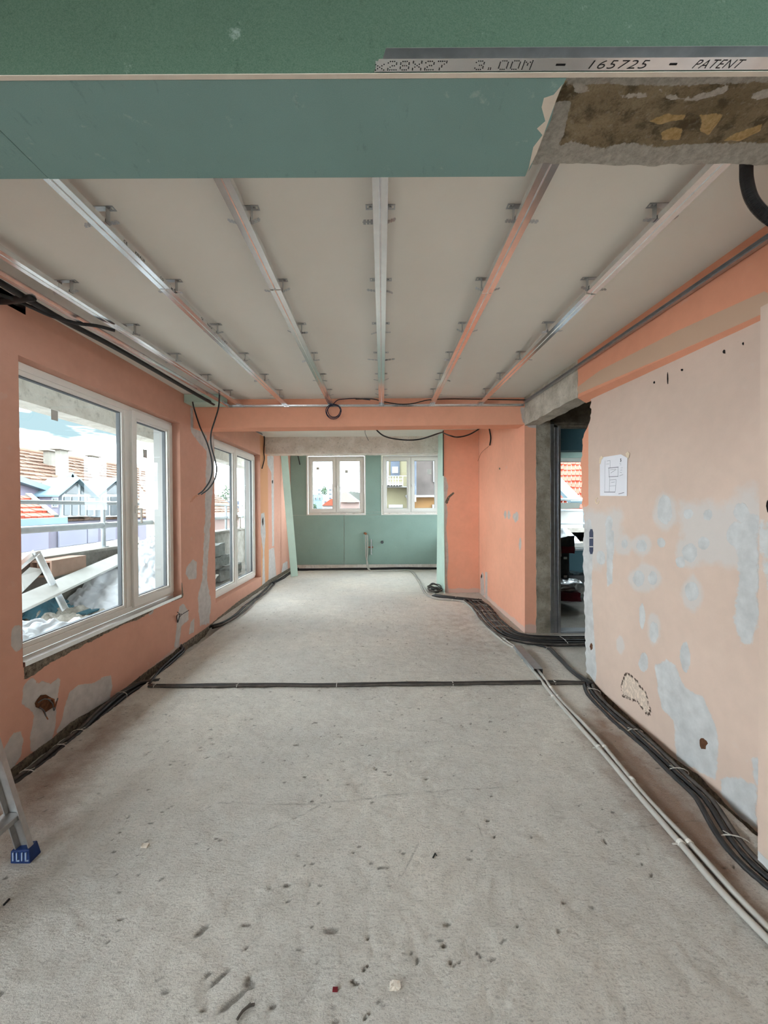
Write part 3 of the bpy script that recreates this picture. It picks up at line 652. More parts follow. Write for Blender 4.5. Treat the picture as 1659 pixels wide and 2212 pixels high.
# lining board closing the stub wall, and the loose strip of board
bd = MB().prism([onX(1.100, 943, 1262) + Vector((0, 0, -.0)), onX(1.100, 960, 1282), onX(1.100, 957, 932), onX(1.100, 946.5, 935)], (.0125, 0, 0)).build('lining_board', M['mint'])
tag(bd, 'pale mint plasterboard standing upright against the end of the orange stub wall', 'plasterboard')
p0, p1 = Vector((-1.905, 8.52, 0.006)), Vector((-2.128, 8.60, 2.66))
t_ = (p1 - p0).normalized(); wv = Vector((1, .5, 0)); wv = (wv - t_ * wv.dot(t_)).normalized() * .155; nv_ = t_.cross(wv).normalized() * .0125
o = MB().prism([p0 - wv / 2, p0 + wv / 2, p1 + wv / 2, p1 - wv / 2], nv_).build('plasterboard_strip', M['mint'])
tag(o, 'narrow mint plasterboard strip leaning on the left wall before the kitchen', 'plasterboard strip')

# ================================================================== BEAM CASING OVERHEAD
cas = empty('trim_4'); struct(cas)
jx = onZ(2.6, 102, 383).x
pA = onZ(2.6, 1213, 176); pB = onZ(2.6, 1134, 381)
MB().box(-2.4, jx - .0015, 1.0095, 1.306, 2.601, 2.6135).build('plasterboard_panel', M['teal'], cas)
e = [pB, Vector((.492, 1.27, 2.6)), Vector((.484, 1.20, 2.6)), Vector((.49, 1.12, 2.6)), Vector((.478, 1.06, 2.6)), Vector((.482, 1.0095, 2.6))]
MB().prism([Vector((jx + .0015, 1.306, 2.6)), Vector((pB.x, 1.306, 2.6))] + e[1:] + [Vector((jx + .0015, 1.0095, 2.6))], (0, 0, .0125)).build('plasterboard_panel', M['teal'], cas)
chip = [(1215, 182), (1196, 205), (1175, 212), (1170, 232), (1178, 262), (1160, 278), (1172, 292), (1152, 318), (1140, 372), (1135, 379), (1160, 330), (1198, 226)]
MB().prism([onZ(2.5995, *p) for p in chip], (0, 0, .002)).build('torn_paper_edge', M['core'], cas)
fv = MB().box(-2.4, 2.2, .9962, 1.0085, 2.601, 3.0).build('fascia_panel', M['green'], cas)
MB().box(-2.4, 2.2, .9966, 1.0082, 2.5995, 2.601).build('cut_edge', M['core'], cas)
pz = lambda L, f, th: ([tuple(onZ(2.665, *p))[:2] for p in L], f, th)
bmx = rough_box('beam_concrete', -2.4, 2.05, 1.012, 1.335, 2.674, 3.02, .0085, .013, M['conc_beam'], 7, masks={
    'foam': [pz([(1405, 264), (1438, 250), (1480, 252), (1476, 262), (1440, 268), (1425, 274)], .012, .012), pz([(1512, 250), (1562, 246), (1548, 266), (1530, 290), (1512, 282), (1518, 264)], .012, .014),
             pz([(1428, 290), (1452, 280), (1472, 286), (1468, 304), (1432, 303)], .012, .010), pz([(1560, 300), (1590, 284), (1645, 274), (1640, 290), (1600, 306)], .012, .012)],
    'mortar': [pz([(1236, 182), (1262, 186), (1278, 204), (1250, 206)], .012, .006), pz([(1320, 200), (1352, 212), (1400, 204), (1398, 214), (1345, 216)], .010, .007), pz([(1415, 192), (1440, 206), (1470, 218), (1520, 208), (1545, 200), (1572, 188), (1565, 206), (1500, 222), (1440, 216)], .012, .008),
               pz([(1610, 206), (1660, 190), (1680, 205), (1640, 218)], .01, .006)],
    'skim': [pz([(1198, 226), (1234, 224), (1218, 290), (1178, 380), (1130, 384), (1160, 310)], .01, .003), pz([(1190, 322), (1230, 306), (1300, 320), (1350, 312), (1420, 318), (1540, 308), (1720, 318), (1720, 380), (1180, 380)], .02, .010), pz([(1205, 160), (1700, 140), (1700, 176), (1480, 190), (1330, 192), (1230, 188)], .02, .004)]}); struct(bmx)

# steel track with printed code, screwed to the fascia
tr = empty('steel_track', 'galvanised steel track with dotted black print screwed to the green fascia overhead', 'metal track')
zt = onY(.9955, 1200, 154).z; xl = onY(.9955, 808, 157).x; xr = 1.35
b = MB(); b.box(xl + .004, xr, .9945, .9955, zt, zt + .027)
b.build('web', M['steel_d'], tr)
MB().prism([(xl, .9955, zt), (xr, .9955, zt), (xr, .967, zt), (xl + .012, .967, zt)], (0, 0, .0008)).build('lower_flange', M['steel'], tr)
b = MB().prism([(xl + .02, .9955, zt + .027), (xr, .9955, zt + .027), (xr, .967, zt + .027), (xl + .03, .967, zt + .027)], (0, 0, .0008)); b.build('upper_flange', M['steel_d'], tr)
b = MB()
for k in range(110):
    x = xl + .03 + k * .0118
    b.box(x, x + .006, .993, .9945, zt + .003, zt + .012); b.box(x, x + .006, .993, .9945, zt + .015, zt + .025)
o = b.build('knurling', M['steel_d'], tr); o['kind'] = 'stuff'
GL = {'x': '00000 00000 10001 01010 00100 01010 10001', '2': '01110 10001 00001 00110 01000 10000 11111', '8': '01110 10001 10001 01110 10001 10001 01110', 'X': '10001 10001 01010 00100 01010 10001 10001',
      '7': '11111 00001 00010 00100 00100 01000 01000', '3': '01110 10001 00001 00110 00001 10001 01110', '0': '01110 10001 10001 10001 10001 10001 01110', 'M': '10001 11011 10101 10101 10001 10001 10001', '.': '00000 00000 00000 00000 00000 01100 01100'}
for txt, p0_, p1_ in (('x28X27', 811, 967), ('3.00M', 1026, 1150)):
    x0_, x1_ = onZ(zt, p0_, 145).x, onZ(zt, p1_, 145).x; n_ = len(txt) * 6 - 1; sx_ = (x1_ - x0_) / n_; b = MB()
    for q_, ch in enumerate(txt):
        for i_, row in enumerate(GL[ch].split()):
            for j_, on_ in enumerate(row):
                if on_ == '1':
                    x = x0_ + (q_ * 6 + j_) * sx_ + (6 - i_) * .0002; y = .9905 - .0185 * (6 - i_) / 6; a = sx_ * .33; e = .00115
                    b.poly([(x + a * math.cos(t * 1.0472), y + e * math.sin(t * 1.0472), zt - .0005) for t in range(6)])
    o = b.build('printed_code', M['ink'], tr, fix=False); o['kind'] = 'stuff'
for txt, p0_, p1_, hh, sh in (('-', 1199, 1219, .004, 0), ('165725', 1272, 1396, .0185, .2), ('-', 1442, 1458, .004, 0), ('PATENT', 1496, 1600, .0185, .3)):
    me = text_mesh(txt, .02, M['ink'], 'printed_code', sh, 0, -.00035 if len(txt) > 1 else 0, 1.1)
    co = np.array([v.co[:] for v in me.vertices]); lo, hi = co.min(0), co.max(0); x0_, x1_ = onZ(zt, p0_, 145).x, onZ(zt, p1_, 145).x
    k_ = (x1_ - x0_) / (hi[0] - lo[0]); ky = hh / max(1e-6, hi[1] - lo[1])
    o = inst(me, 'printed_code', tr, (x0_ - lo[0] * k_, (.9905 if hh > .01 else .983) + lo[1] * ky, zt - .0006), (math.pi, 0, 0), (k_, ky, 1))

# ================================================================== CEILING RAILS
def rail_mesh(L, name):
    sec = [(-.024, .027), (-.030, .027), (-.030, .0), (-.004, 0), (0, .0035), (.004, 0), (.030, 0), (.030, .027), (.024, .027)]
    b = MB(); n = len(sec)
    for i in range(n - 1):
        (x0, z0), (x1, z1) = sec[i], sec[i + 1]
        b.quad((x0, 0, z0), (x1, 0, z1), (x1, L, z1), (x0, L, z0))
    me = b.mesh(name, M['steel'], fix=False); return me
ZR = 2.71
def hanger_mesh(k):
    r = random.Random(k * 5 + 1); b = MB().box(-.033, .033, -.014, .014, .0775, .079)
    for s in (-1, 1):
        xa, xb = .0315 * s, (.0315 + r.uniform(.026, .034)) * s; x0, x1 = min(xa, xb), max(xa, xb)
        b.box(x0, x1, -.015, -.008, .0775, .079); b.box(x0, x1, .008, .015, .0775, .079); b.box(x0, x0 + .006, -.008, .008, .0775, .079); b.box(x1 - .006, x1, -.008, .008, .0775, .079)
        b.tube([(xa + .012 * s, 0, .079), (xa + .012 * s, 0, .074)], .006, 6)
        b.box(min(xa, xa + .001 * s), max(xa, xa + .001 * s), -.013, .013, .014, .078)
        a = r.uniform(-.5, .6) if k < 5 else .05; L = r.uniform(.028, .05) if k < 5 else .085; yw = r.uniform(-.4, .4)
        d = Vector((s * math.cos(a), yw * .5, math.sin(a))).normalized() * L; o = Vector((xa, 0, .015)); wv = Vector((0, .011, 0)) if r.random() < .7 else Vector((0, .004, .008))
        for q in range(3):
            c0 = o + d * (q / 3); c1 = o + d * (q / 3 + .26); b.prism([c0 - wv, c0 + wv, c1 + wv * .9, c1 - wv * .9], (0, 0, .001))
        b.prism([o - wv * .25, o + wv * .25, o + d + wv * .25, o + d - wv * .25], (0, 0, .0012))
    return b.mesh('direct_hanger', M['steel_d'])
HM = [hanger_mesh(k) for k in range(6)]
names = ['first ceiling rail from the left, beside the window wall', 'second ceiling rail from the left, printed black along its side', 'third ceiling rail from the left, pointing at the far blue wire coil',
         'straight middle ceiling rail above the centre of the room', 'fifth ceiling rail from the left, reflecting the orange paint', 'last ceiling rail on the right, nearest the peach wall']
ends = [((0, 548), (510, 870)), ((108, 385), (614, 873)), ((478, 385), (715, 875)), ((821, 385), (824, 872)), ((1190, 355), (935, 870)), ((1560, 355), (1040, 870))]
for k, (a, c) in enumerate(ends):
    A, B = onZ(ZR, *a), onZ(ZR, *c); sl = (B.x - A.x) / (B.y - A.y)
    f = lambda y: A.x + (y - A.y) * sl
    y0, ym, y1 = 1.35, 2.13 + .02 * k, 4.585
    root = empty('ceiling_rail', names[k], 'metal rail', 'galvanised rails under the white ceiling'); root.location = (f(y0), y0, ZR)
    ang = math.atan2(-(f(y1) - f(y0)), y1 - y0); root.rotation_euler = (0, 0, ang); Lk = 1 / math.cos(ang)
    inst(rail_mesh((ym - y0) * Lk, 'rail_length'), 'rail_length', root, (0, 0, 0), (.004 * (k % 3 - 1), .02 * (k % 2), 0))
    inst(rail_mesh((y1 - ym) * Lk - .003, 'rail_length'), 'rail_length', root, (0, (ym - y0) * Lk + .003, -.0008), (0, -.015 * (k % 3 - 1), 0))
    for q, y in enumerate((1.68, 2.21, 2.73, 3.24, 3.75, 4.24)):
        v = 5 if (k == 3 and q == 3) else (k * 2 + q) % 5
        inst(HM[v], 'direct_hanger', root, (0, (y - y0) * Lk, 0), (0, 0, -ang + (math.pi if (q + k) % 2 else 0)))
    if k == 1:
        for txt, yy in (('CE', 1.78), ('KNAUF', 1.86), ('CD', 2.06), ('60/27', 2.16), ('CE', 2.5), ('KNAUF', 2.58), ('CD 60/27', 2.8)):
            me = text_mesh(txt, .02, M['ink'], 'printed_code', 0, 0, 0, 1.2)
            inst(me, 'printed_code', root, (.0306 + (.0295 * 0), (yy - y0) * Lk, .004), (math.pi / 2, 0, math.pi / 2))
def track(name, label, a, b, out, wd=.028, ht=.027, m='steel'):
    """U track: a,b = lower inner edge on the wall, out = direction away from the wall"""
    a, b, o = Vector(a), Vector(b), Vector(out).normalized() * wd; u = Vector((0, 0, ht)); r = MB(); th = Vector(out).normalized() * .0012
    r.prism([a + th * .5, b + th * .5, b + u + th * .5, a + u + th * .5], th); r.prism([a, b, b + o, a + o], (0, 0, .001)); r.prism([a + u, b + u, b + u + o, a + u + o], (0, 0, -.001))
    x = r.build(name, M[m]); tag(x, label, 'metal track', 'wall tracks round the ceiling'); return x
track('wall_track', 'thin metal track along the top of the orange beam across the room', (-1.8, 4.597, 2.688), (1.69, 4.597, 2.684), (0, -1, 0))
ra, rb_ = onX(1.700, 1140, 869), onX(1.782, 1659, 528); rd = (rb_ - ra); 
track('wall_track', 'dark metal track running along the upper orange right wall', (bx(4.57) - .004, 4.57, ra.z), (bx(1.36) - .004, 1.36, ra.z + rd.z * (1.36 - ra.y) / rd.y), (-1, -.05, 0), m='steel_d')
la, lb = onZ(2.69, 0, 600), onZ(2.69, 478, 872); ld = lb - la
track('wall_track', 'metal track beside the black cable over the window wall', (la + ld * -.2), (la + ld * 1.06), (1, 0, 0))
# green board box end above the window wall
o = MB().box(-2.205, -1.80, 4.38, 4.59, 2.697, 2.785).build('plasterboard_box', M['mint']); tag(o, 'short green plasterboard boxing in the upper left corner by the beam', 'plasterboard box')

# ================================================================== CABLES AND PIPES
def bundle(name, label, pts, n, r, spread=None, stack=1, m='cable', ties=(), cat='cable bundle', wander=.35, seed=0, part='cable', tie_m='tie', lift=0.0):
    root = empty(name, label, cat); P = smooth_path(pts, .05); rr = random.Random(seed); L = len(P)
    spread = spread if spread is not None else n * r * 2
    lat = []
    for i, p in enumerate(P):
        t = P[min(i + 1, L - 1)] - P[max(i - 1, 0)]; s = Vector((t.y, -t.x, 0)); s = s.normalized() if s.length > 1e-6 else Vector((1, 0, 0)); lat.append(s)
    per = math.ceil(n / stack)
    for k in range(n):
        row, c = divmod(k, per); off = ((c + .5 * (row % 2)) / max(1, per - 1) - .5) * (spread - 2 * r) if per > 1 else 0; ph = [rr.uniform(0, 6.28) for _ in range(3)]; fr = rr.uniform(1.3, 2.6)
        q = []
        for i, p in enumerate(P):
            d = i * .05
            q.append(p + lat[i] * (off + r * wander * (math.sin(d * fr * 3 + ph[0]) + .6 * math.sin(d * fr * 7 + ph[1]))) + Vector((0, 0, r + row * r * 1.7 + lift + r * .15 * (1 + math.sin(d * 5 + ph[2])))))
        MB().tube(q, r, 7).build(part, M[m] if (k % 3) else M['cable_dust'] if m == 'cable' else M[m], root, smooth=True)
    for tpos in ties:
        i = min(L - 2, max(1, int(tpos * (L - 1)))); t = (P[i + 1] - P[i - 1]).normalized(); c = P[i] + Vector((0, 0, r * stack * .9 + lift)); loop = []
        for a in range(15):
            an = 2 * math.pi * a / 14; loop.append(c + lat[i] * (math.cos(an) * (spread / 2 + r * .5)) + Vector((0, 0, 1)) * (math.sin(an) * r * (stack * .9 + .35)))
        b = MB().tube(loop, .0028, 5, cap=False); b.tube([loop[3], loop[3] + lat[i] * .03 + Vector((0, 0, .012))], .002, 4); b.build('zip_tie', M[tie_m], root)
    return root
fl = lambda z, L: [onZ(z, *p) for p in L]
bundle('cable_bundle', 'black cable bundle crossing the bare floor from wall to wall', fl(.0, [(322, 1484), (420, 1484), (560, 1483), (740, 1482), (900, 1480), (1040, 1478), (1180, 1477), (1262, 1478)]), 4, .0105, .052, 1, ties=(.02, .2, .43, .7, .93), seed=1)
bundle('cable_bundle', 'black cables in the gap at the foot of the window wall', fl(-.04, [(-60, 1772), (0, 1725), (60, 1682), (130, 1625), (170, 1592), (215, 1548), (262, 1508), (305, 1484), (345, 1478)]), 5, .013, .085, 2, ties=(.2, .33, .46, .8), seed=2)
bundle('cable_bundle', 'short black cables turning up under the first window by the wall crack', fl(-.03, [(320, 1486), (350, 1450), (378, 1424), (395, 1408), (390, 1398)]), 3, .011, .05, 2, seed=3)
bundle('cable_bundle', 'dusty black cables along the wall foot under the tall glazed window', fl(-.01, [(455, 1358), (480, 1350), (510, 1332), (540, 1305), (575, 1277), (588, 1262)]), 4, .012, .09, 2, ties=(.35,), seed=4)
bundle('cable_bundle', 'black cables on the floor beneath the leaning mint strip', fl(.0, [(588, 1262), (610, 1250), (628, 1238), (645, 1230)]), 3, .012, .08, 2, seed=5)
bundle('cable_bundle', 'black cables along the foot of the green kitchen wall', fl(.0, [(640, 1233), (700, 1232), (790, 1231), (860, 1230), (946, 1230)]), 3, .014, .06, 2, seed=6)
bundle('cable_bundle', 'thick black cables along the foot of the orange stub wall', fl(.0, [(938, 1289), (965, 1293), (1000, 1297), (1040, 1301)]), 6, .012, .12, 2, ties=(.5,), seed=7)
bundle('cable_bundle', 'wide fan of black cables curving along the far right wall to the doorway', fl(.0, [(1022, 1299), (1040, 1313), (1062, 1340), (1092, 1368), (1125, 1381), (1175, 1387), (1260, 1388), (1330, 1388)]), 10, .0115, .27, 2, ties=(.06, .16, .28, .33, .45, .52, .8), seed=8)
bundle('cable_bundle', 'two dusty black cables winding from the doorway to the right wall corner', fl(.0, [(1140, 1390), (1165, 1396), (1185, 1403), (1207, 1424), (1232, 1448), (1258, 1468), (1278, 1480)]), 3, .011, .05, 1, ties=(.25,), seed=9)
bundle('cable_bundle', 'black cables lying in the groove along the peach right wall', fl(-.035, [(1274, 1484), (1284, 1508), (1310, 1537), (1370, 1592), (1430, 1645), (1480, 1695), (1530, 1742), (1562, 1790), (1600, 1850), (1640, 1895), (1700, 1945)]), 6, .0135, .105, 2, ties=(.09, .42, .62, .88), seed=10)
# loose loops of cable at the end of the stub wall
root = empty('cable_coil', 'loose heap of black cable loops by the foot of the mint board', 'cable coil'); r = random.Random(4); c = onZ(0, 944, 1276)
for k in range(7):
    q = []; ra_, rb2 = r.uniform(.06, .13), r.uniform(.10, .26); cx, cy, hz = r.uniform(-.03, .04), r.uniform(-.05, .05), .012 + .011 * k
    for a in range(22):
        an = 6.283 * a / 20 + k; q.append(c + Vector((-.06 + cx + ra_ * math.cos(an), cy + rb2 * math.sin(an) * 1.3, hz + .012 * math.sin(2 * an + k))))
    MB().tube(q, .0095, 6).build('cable_loop', M['cable' if k % 2 else 'cable_dust'], root, smooth=True)
# heating pipes
def pipes():
    root = empty('heating_pipes', 'pair of pale grey heating pipes clipped together across the floor', 'pipes')
    up = [onY(9.44, 792, 1156), onY(9.44, 792, 1185), onY(9.44, 792.5, 1212)]
    fl_ = fl(.014, [(799, 1232), (822, 1233), (862, 1232), (888, 1233), (904, 1252), (920, 1281), (940, 1292), (970, 1295), (1002, 1299), (1024, 1317), (1058, 1356), (1092, 1386), (1118, 1404), (1160, 1452), (1200, 1505), (1255, 1565), (1300, 1615), (1385, 1717), (1480, 1822), (1570, 1925), (1659, 2017), (1740, 2100)])
    P = smooth_path(up + fl_, .05); L = len(P); lat = []
    for i in range(L):
        t = P[min(i + 1, L - 1)] - P[max(i - 1, 0)]; h = Vector((t.y, -t.x, 0)); lat.append(h.normalized() if h.length > .25 * t.length else Vector((1, 0, 0)))
    for _ in range(6): lat = [(lat[max(0, i - 1)] + lat[i] + lat[min(L - 1, i + 1)]).normalized() for i in range(L)]
    r = .0132
    for s in (-1, 1):
        q = [p + lat[i] * (s * (.0185 + .004 * math.sin(i * .35))) for i, p in enumerate(P)]
        MB().tube(q, r, 10).build('pipe', M['pipe'], root, smooth=True)
    near = lambda px: min(range(L), key=lambda i: (P[i] - onZ(.014, *px)).length)
    for px in ((920, 1281), (975, 1295), (1043, 1338), (1090, 1384), (1110, 1398), (1200, 1508), (1300, 1615), (1480, 1822)):
        i = near(px); t = (P[i + 1] - P[i - 1]).normalized(); b = MB()
        for s in (-1, 1):
            c = P[i] + lat[i] * s * .0185; b.tube([c - t * .008, c + t * .008], .0165, 10)
        b.tube([P[i] - lat[i] * .03 + Vector((0, 0, .004)), P[i] + lat[i] * .055 + Vector((0, 0, -.002))], .004, 5)
        b.build('pipe_clip', M['tie'], root)
    for px in ((1185, 1487), (1362, 1690)):
        i = near(px); t = (P[i + 1] - P[i - 1]).normalized(); c = P[i] - lat[i] * .0185; MB().tube([c - t * .012, c + t * .012], .0155, 10).build('joint_sleeve', M['pvc'], root, smooth=True)
    # steel channel laid over the pipes
    a, b_ = onZ(0, 1119, 1404), onZ(0, 1163, 1456); t = (b_ - a).normalized(); s = Vector((t.y, -t.x, 0)); h = Vector((0, 0, .046)); w_ = .04; b = MB(); th = .0015
    for (p, q) in ((a - s * w_, a - s * w_ + h), (a + s * w_, a + s * w_ + h)):
        b.prism([p, q, q + (b_ - a), p + (b_ - a)], s * th)
    b.prism([a - s * w_ + h, a + s * w_ + h, b_ + s * w_ + h, b_ - s * w_ + h], (0, 0, th))
    tag(b.build('steel_channel', simple('zinc_channel', S(142, 145, 144), 0.5, 0.35, 0.1, 14, 0.05, 60)), 'short galvanised channel laid upside down over the two floor pipes', 'metal channel')
pipes()
# outlet on the kitchen wall
ob = empty('tap_outlet', 'copper and steel tap connection bracket on the green kitchen wall', 'tap fitting')
y_ = 9.47
b = MB(); b.tube([onY(y_, 802, 1165), onY(y_, 802, 1198)], .016, 8); b.build('riser', M['steel_d'], ob)
MB().bar(onY(9.485, 793, 1182), onY(9.485, 806, 1182), .03, .03).build('bracket', M['copper'], ob)
b = MB(); b.tube([onY(9.50, 788, 1152), onY(9.42, 790, 1153)], .03, 8); b.build('elbow', M['copper'], ob)
b = MB(); b.tube([onY(9.49, 802, 1197), onY(9.43, 803, 1197)], .018, 8); b.build('nozzle', M['steel_d'], ob)
dr = empty('drain_outlet', 'small round black drain stub on the green kitchen wall', 'drain pipe')
c = onY(9.5, 825.5, 1171); b = MB(); b.tube([c + Vector((0, .01, 0)), c + Vector((0, -.05, 0))], .034, 14); b.build('pipe_stub', M['cable'], dr, smooth=False)
b = MB(); b.tube([c + Vector((0, -.045, 0)), c + Vector((0, -.053, 0))], .022, 14); b.build('plug', M['gasket'], dr)

def wire(name, label, pts, r, m='cable', cat='cable', group=None, step=.02, ends=None):
    root = empty(name, label, cat, group) if ends else None
    o = MB().tube(smooth_path(pts, step), r, 7).build('sheath' if ends else name, M[m], root, smooth=True)
    if ends:
        for e in ends: MB().tube(smooth_path(e, .01), r * .28, 5).build('bare_wire', M['copper'], root)
        return root
    return tag(o, label, cat, group)
yl = lambda Y, L: [onY(Y, *p) for p in L]
wire('hanging_cable', 'black cable hanging from the green boxing corner by the window wall', yl(4.36, [(416, 868), (420, 885), (432, 922), (449, 962), (458, 1002), (455, 1034), (440, 1058), (428, 1068)]), .008, ends=[yl(4.36, [(428, 1068), (418, 1074), (411, 1085)]), yl(4.36, [(428, 1068), (420, 1074), (414, 1084)])])
wire('hanging_cable', 'black cable hanging from the first rail in front of the tall window', yl(4.22, [(474, 852), (472, 880), (464, 908), (456, 935), (456, 962), (464, 992), (468, 1012), (464, 1035), (450, 1056), (434, 1068)]), .008, ends=[yl(4.22, [(434, 1068), (424, 1073), (416, 1079)])])
zl = lambda z, L: [onZ(z, *p) for p in L]
wire('ceiling_cable', 'thick black cable lying along the metal track over the window wall', zl(2.70, [(-60, 574), (0, 610), (130, 688), (260, 757), (400, 838), (462, 873)]), .018)
wire('ceiling_cable', 'black cable sagging under the first ceiling rail at the left edge', zl(2.685, [(-40, 630), (10, 640), (60, 660), (110, 682), (165, 698), (210, 704), (248, 714)]), .011)
wire('ceiling_cable', 'dark conduit stub entering the recess above the window wall', zl(2.69, [(-60, 645), (0, 650), (40, 646), (72, 643)]), .02)
root = empty('wire_coil', 'coil of dark blue wire hanging from the orange beam', 'wire coil')
cc = onY(4.54, 720.5, 889)
for k in range(3):
    R = .09 - .008 * k; MB().tube([cc + Vector(((R + .004 * math.sin(3 * a * .31)) * math.cos(a * .314 + k) + .004 * k, -.012 * k + .01 * math.sin(a * .314), (R - .003 * k) * math.sin(a * .314 + k))) for a in range(22)], .0045, 6).build('wire_turn', M['blue_wire'], root, smooth=True)
MB().tube(smooth_path([cc + Vector((.0, 0, .09)), cc + Vector((.05, .02, .14))] + yl(4.56, [(745, 862), (770, 861), (800, 864)]), .02), .0045, 6).build('wire_tail', M['blue_wire'], root, smooth=True)
wire('beam_cable', 'thin black cable draped along the top of the orange beam', yl(4.55, [(768, 862), (805, 862), (830, 868), (862, 873), (890, 872), (925, 864), (960, 862), (1010, 862), (1136, 864)]), .006)
wire('wall_cable', 'black cable dropping from the beam beside the tall window', [onY(4.86, 546, 926), onY(5.2, 556, 933), onX(-2.17, 566, 938), onX(-2.19, 571, 945), onX(-2.19, 570, 975), onX(-2.19, 571, 992), onX(-2.185, 566, 1012)], .010)
wire('ceiling_cable', 'black cable swagged below the kitchen ceiling from beam to mint board', yl(5.4, [(806, 922), (830, 942), (868, 950), (906, 949), (945, 937)]) + [onY(6.68, 955, 934)], .010)
wire('ceiling_cable', 'black cable curving from the mint board up to the beam', [onY(6.68, 955, 934)] + yl(5.6, [(972, 941), (990, 944), (1015, 938), (1042, 922)]), .010)
wire('wall_cable', 'short black cable end hanging on the far right orange wall', [onX(1.69, 1056, 922), onX(1.69, 1060, 945), onX(1.69, 1058, 962)], .011, ends=[[onX(1.69, 1058, 962), onX(1.68, 1040, 978), onX(1.68, 1032, 996)]])
wire('wall_cable', 'black cable running down the edge of the mint board', yl(6.80, [(957.5, 930), (957.5, 975), (957.5, 1028)]), .008)
wire('ceiling_wire', 'thin grey wire dangling from the kitchen ceiling over the left window', yl(6.2, [(789, 926), (789, 936), (796, 952)]), .004, 'gasket')
wire('wall_cable', 'thin black cable loop hanging at the upper left of the kitchen wall', yl(9.46, [(640, 976), (644, 986), (648, 1004)]), .012)
root = empty('corrugated_conduit', 'black corrugated conduit looping down from the rough beam at the upper right', 'conduit')
P = smooth_path(yl(1.40, [(1612, 338), (1612, 362), (1613, 390), (1622, 425), (1640, 452), (1666, 474), (1700, 492)]) + [Vector((1.60, 1.41, 2.522)), Vector((1.785, 1.43, 2.535))], .0022)
MB().tube(P, .019, 12, rr=[.0195 if (i // 1) % 2 else .0172 for i in range(len(P))]).build('corrugated_tube', M['cable'], root)
# wires sticking out of wall boxes
root = empty('socket_wires', 'bare copper wires poking from the rusty hole below the first window', 'wires')
c0 = onX(XL, 98, 1522)
MB().prism([onX(XL + .001, *p) for p in blob(98, 1519, 20, 17, 12, 3, .2)], (.004, 0, 0)).build('broken_box', M['rust'], root)
for k, q in enumerate(([(85, 1528), (95, 1535), (100, 1548)], [(92, 1532), (99, 1546), (104, 1554)], [(105, 1512), (114, 1520), (117, 1535), (125, 1508)], [(104, 1508), (116, 1512), (118, 1528), (122, 1515)], [(82, 1518), (95, 1510), (110, 1512)])):
    P = [onX(XL + .012 + .012 * i, *p) for i, p in enumerate(q)]; MB().tube(smooth_path(P, .01), .0035, 5).build('bare_wire', M['copper'] if k % 2 else M['gasket'], root)
root = empty('socket_wires', 'thin wires sticking out of the grey patch under the first window right end', 'wires')
for k, q in enumerate(([(385, 1343), (390, 1330), (408, 1318)], [(384, 1345), (388, 1328), (383, 1322)], [(384, 1344), (382, 1330), (392, 1326)])):
    P = [onX(XL + .008 + .02 * i, *p) for i, p in enumerate(q)]; MB().tube(smooth_path(P, .01), .004, 5).build('bare_wire', M['cable'], root)
def wall_hole(X, pts, m, name, dx, par, th=.002):
    o = MB().prism([onX(X, *p) for p in pts], (dx * th, 0, 0)).build(name, M[m], par); return o
W_R = bpy.data.objects['wall_right']; W_L = bpy.data.objects['wall_left']; W_F = bpy.data.objects['wall_right_far']
sb = empty('socket_box', 'navy double flush box sunk in the end of the peach wall', 'socket box')
MB().prism([onX(XR - .002, *p) for p in [(1273, 1150), (1275, 1143), (1279, 1143), (1281, 1150), (1281, 1190), (1279, 1197), (1275, 1197), (1273, 1190)]], (.004, 0, 0)).build('box', M['box_blue'], sb)
for y in (1161, 1180): MB().prism([onX(XR - .004, *p) for p in [(1273.5, y), (1280.5, y), (1280.5, y + 2), (1273.5, y + 2)]], (.003, 0, 0)).build('divider', M['tie'], sb)
wall_hole(XR - .002, blob(1277, 1397, 3, 7, 10, 1), 'rust', 'hole', 1, W_R); wall_hole(XR - .002, blob(1519, 1606, 8, 13, 12, 2), 'rust', 'hole', 1, W_R)
for (x, y, rx, ry) in ((1413, 826, 2, 3), (1473, 799, 3, 3), (1564, 760, 3, 5), (1442, 818, 1.2, 14), (1605, 742, 2, 3)): wall_hole(XR - .002, blob(x, y, rx, ry, 8, x), 'void', 'nail_hole', 1, W_R, .001)
wall_hole(XP - .002, blob(1660, 1093, 5, 14, 12, 6, .2), 'void', 'hole', 1, bpy.data.objects['wall_right_pier'])
wall_hole(1.712, blob(1104, 1274, 2, 6, 10, 4), 'void', 'hole', 1, W_F); wall_hole(1.712, blob(1040, 1245, 1.2, 4, 10, 4), 'void', 'hole', 1, W_F)
wall_hole(XL + .003, blob(568, 1127, 1.4, 9, 10, 3), 'void', 'hole', -1, W_L); wall_hole(XL + .003, blob(589, 1041, 1, 4, 10, 3), 'void', 'hole', -1, W_L)

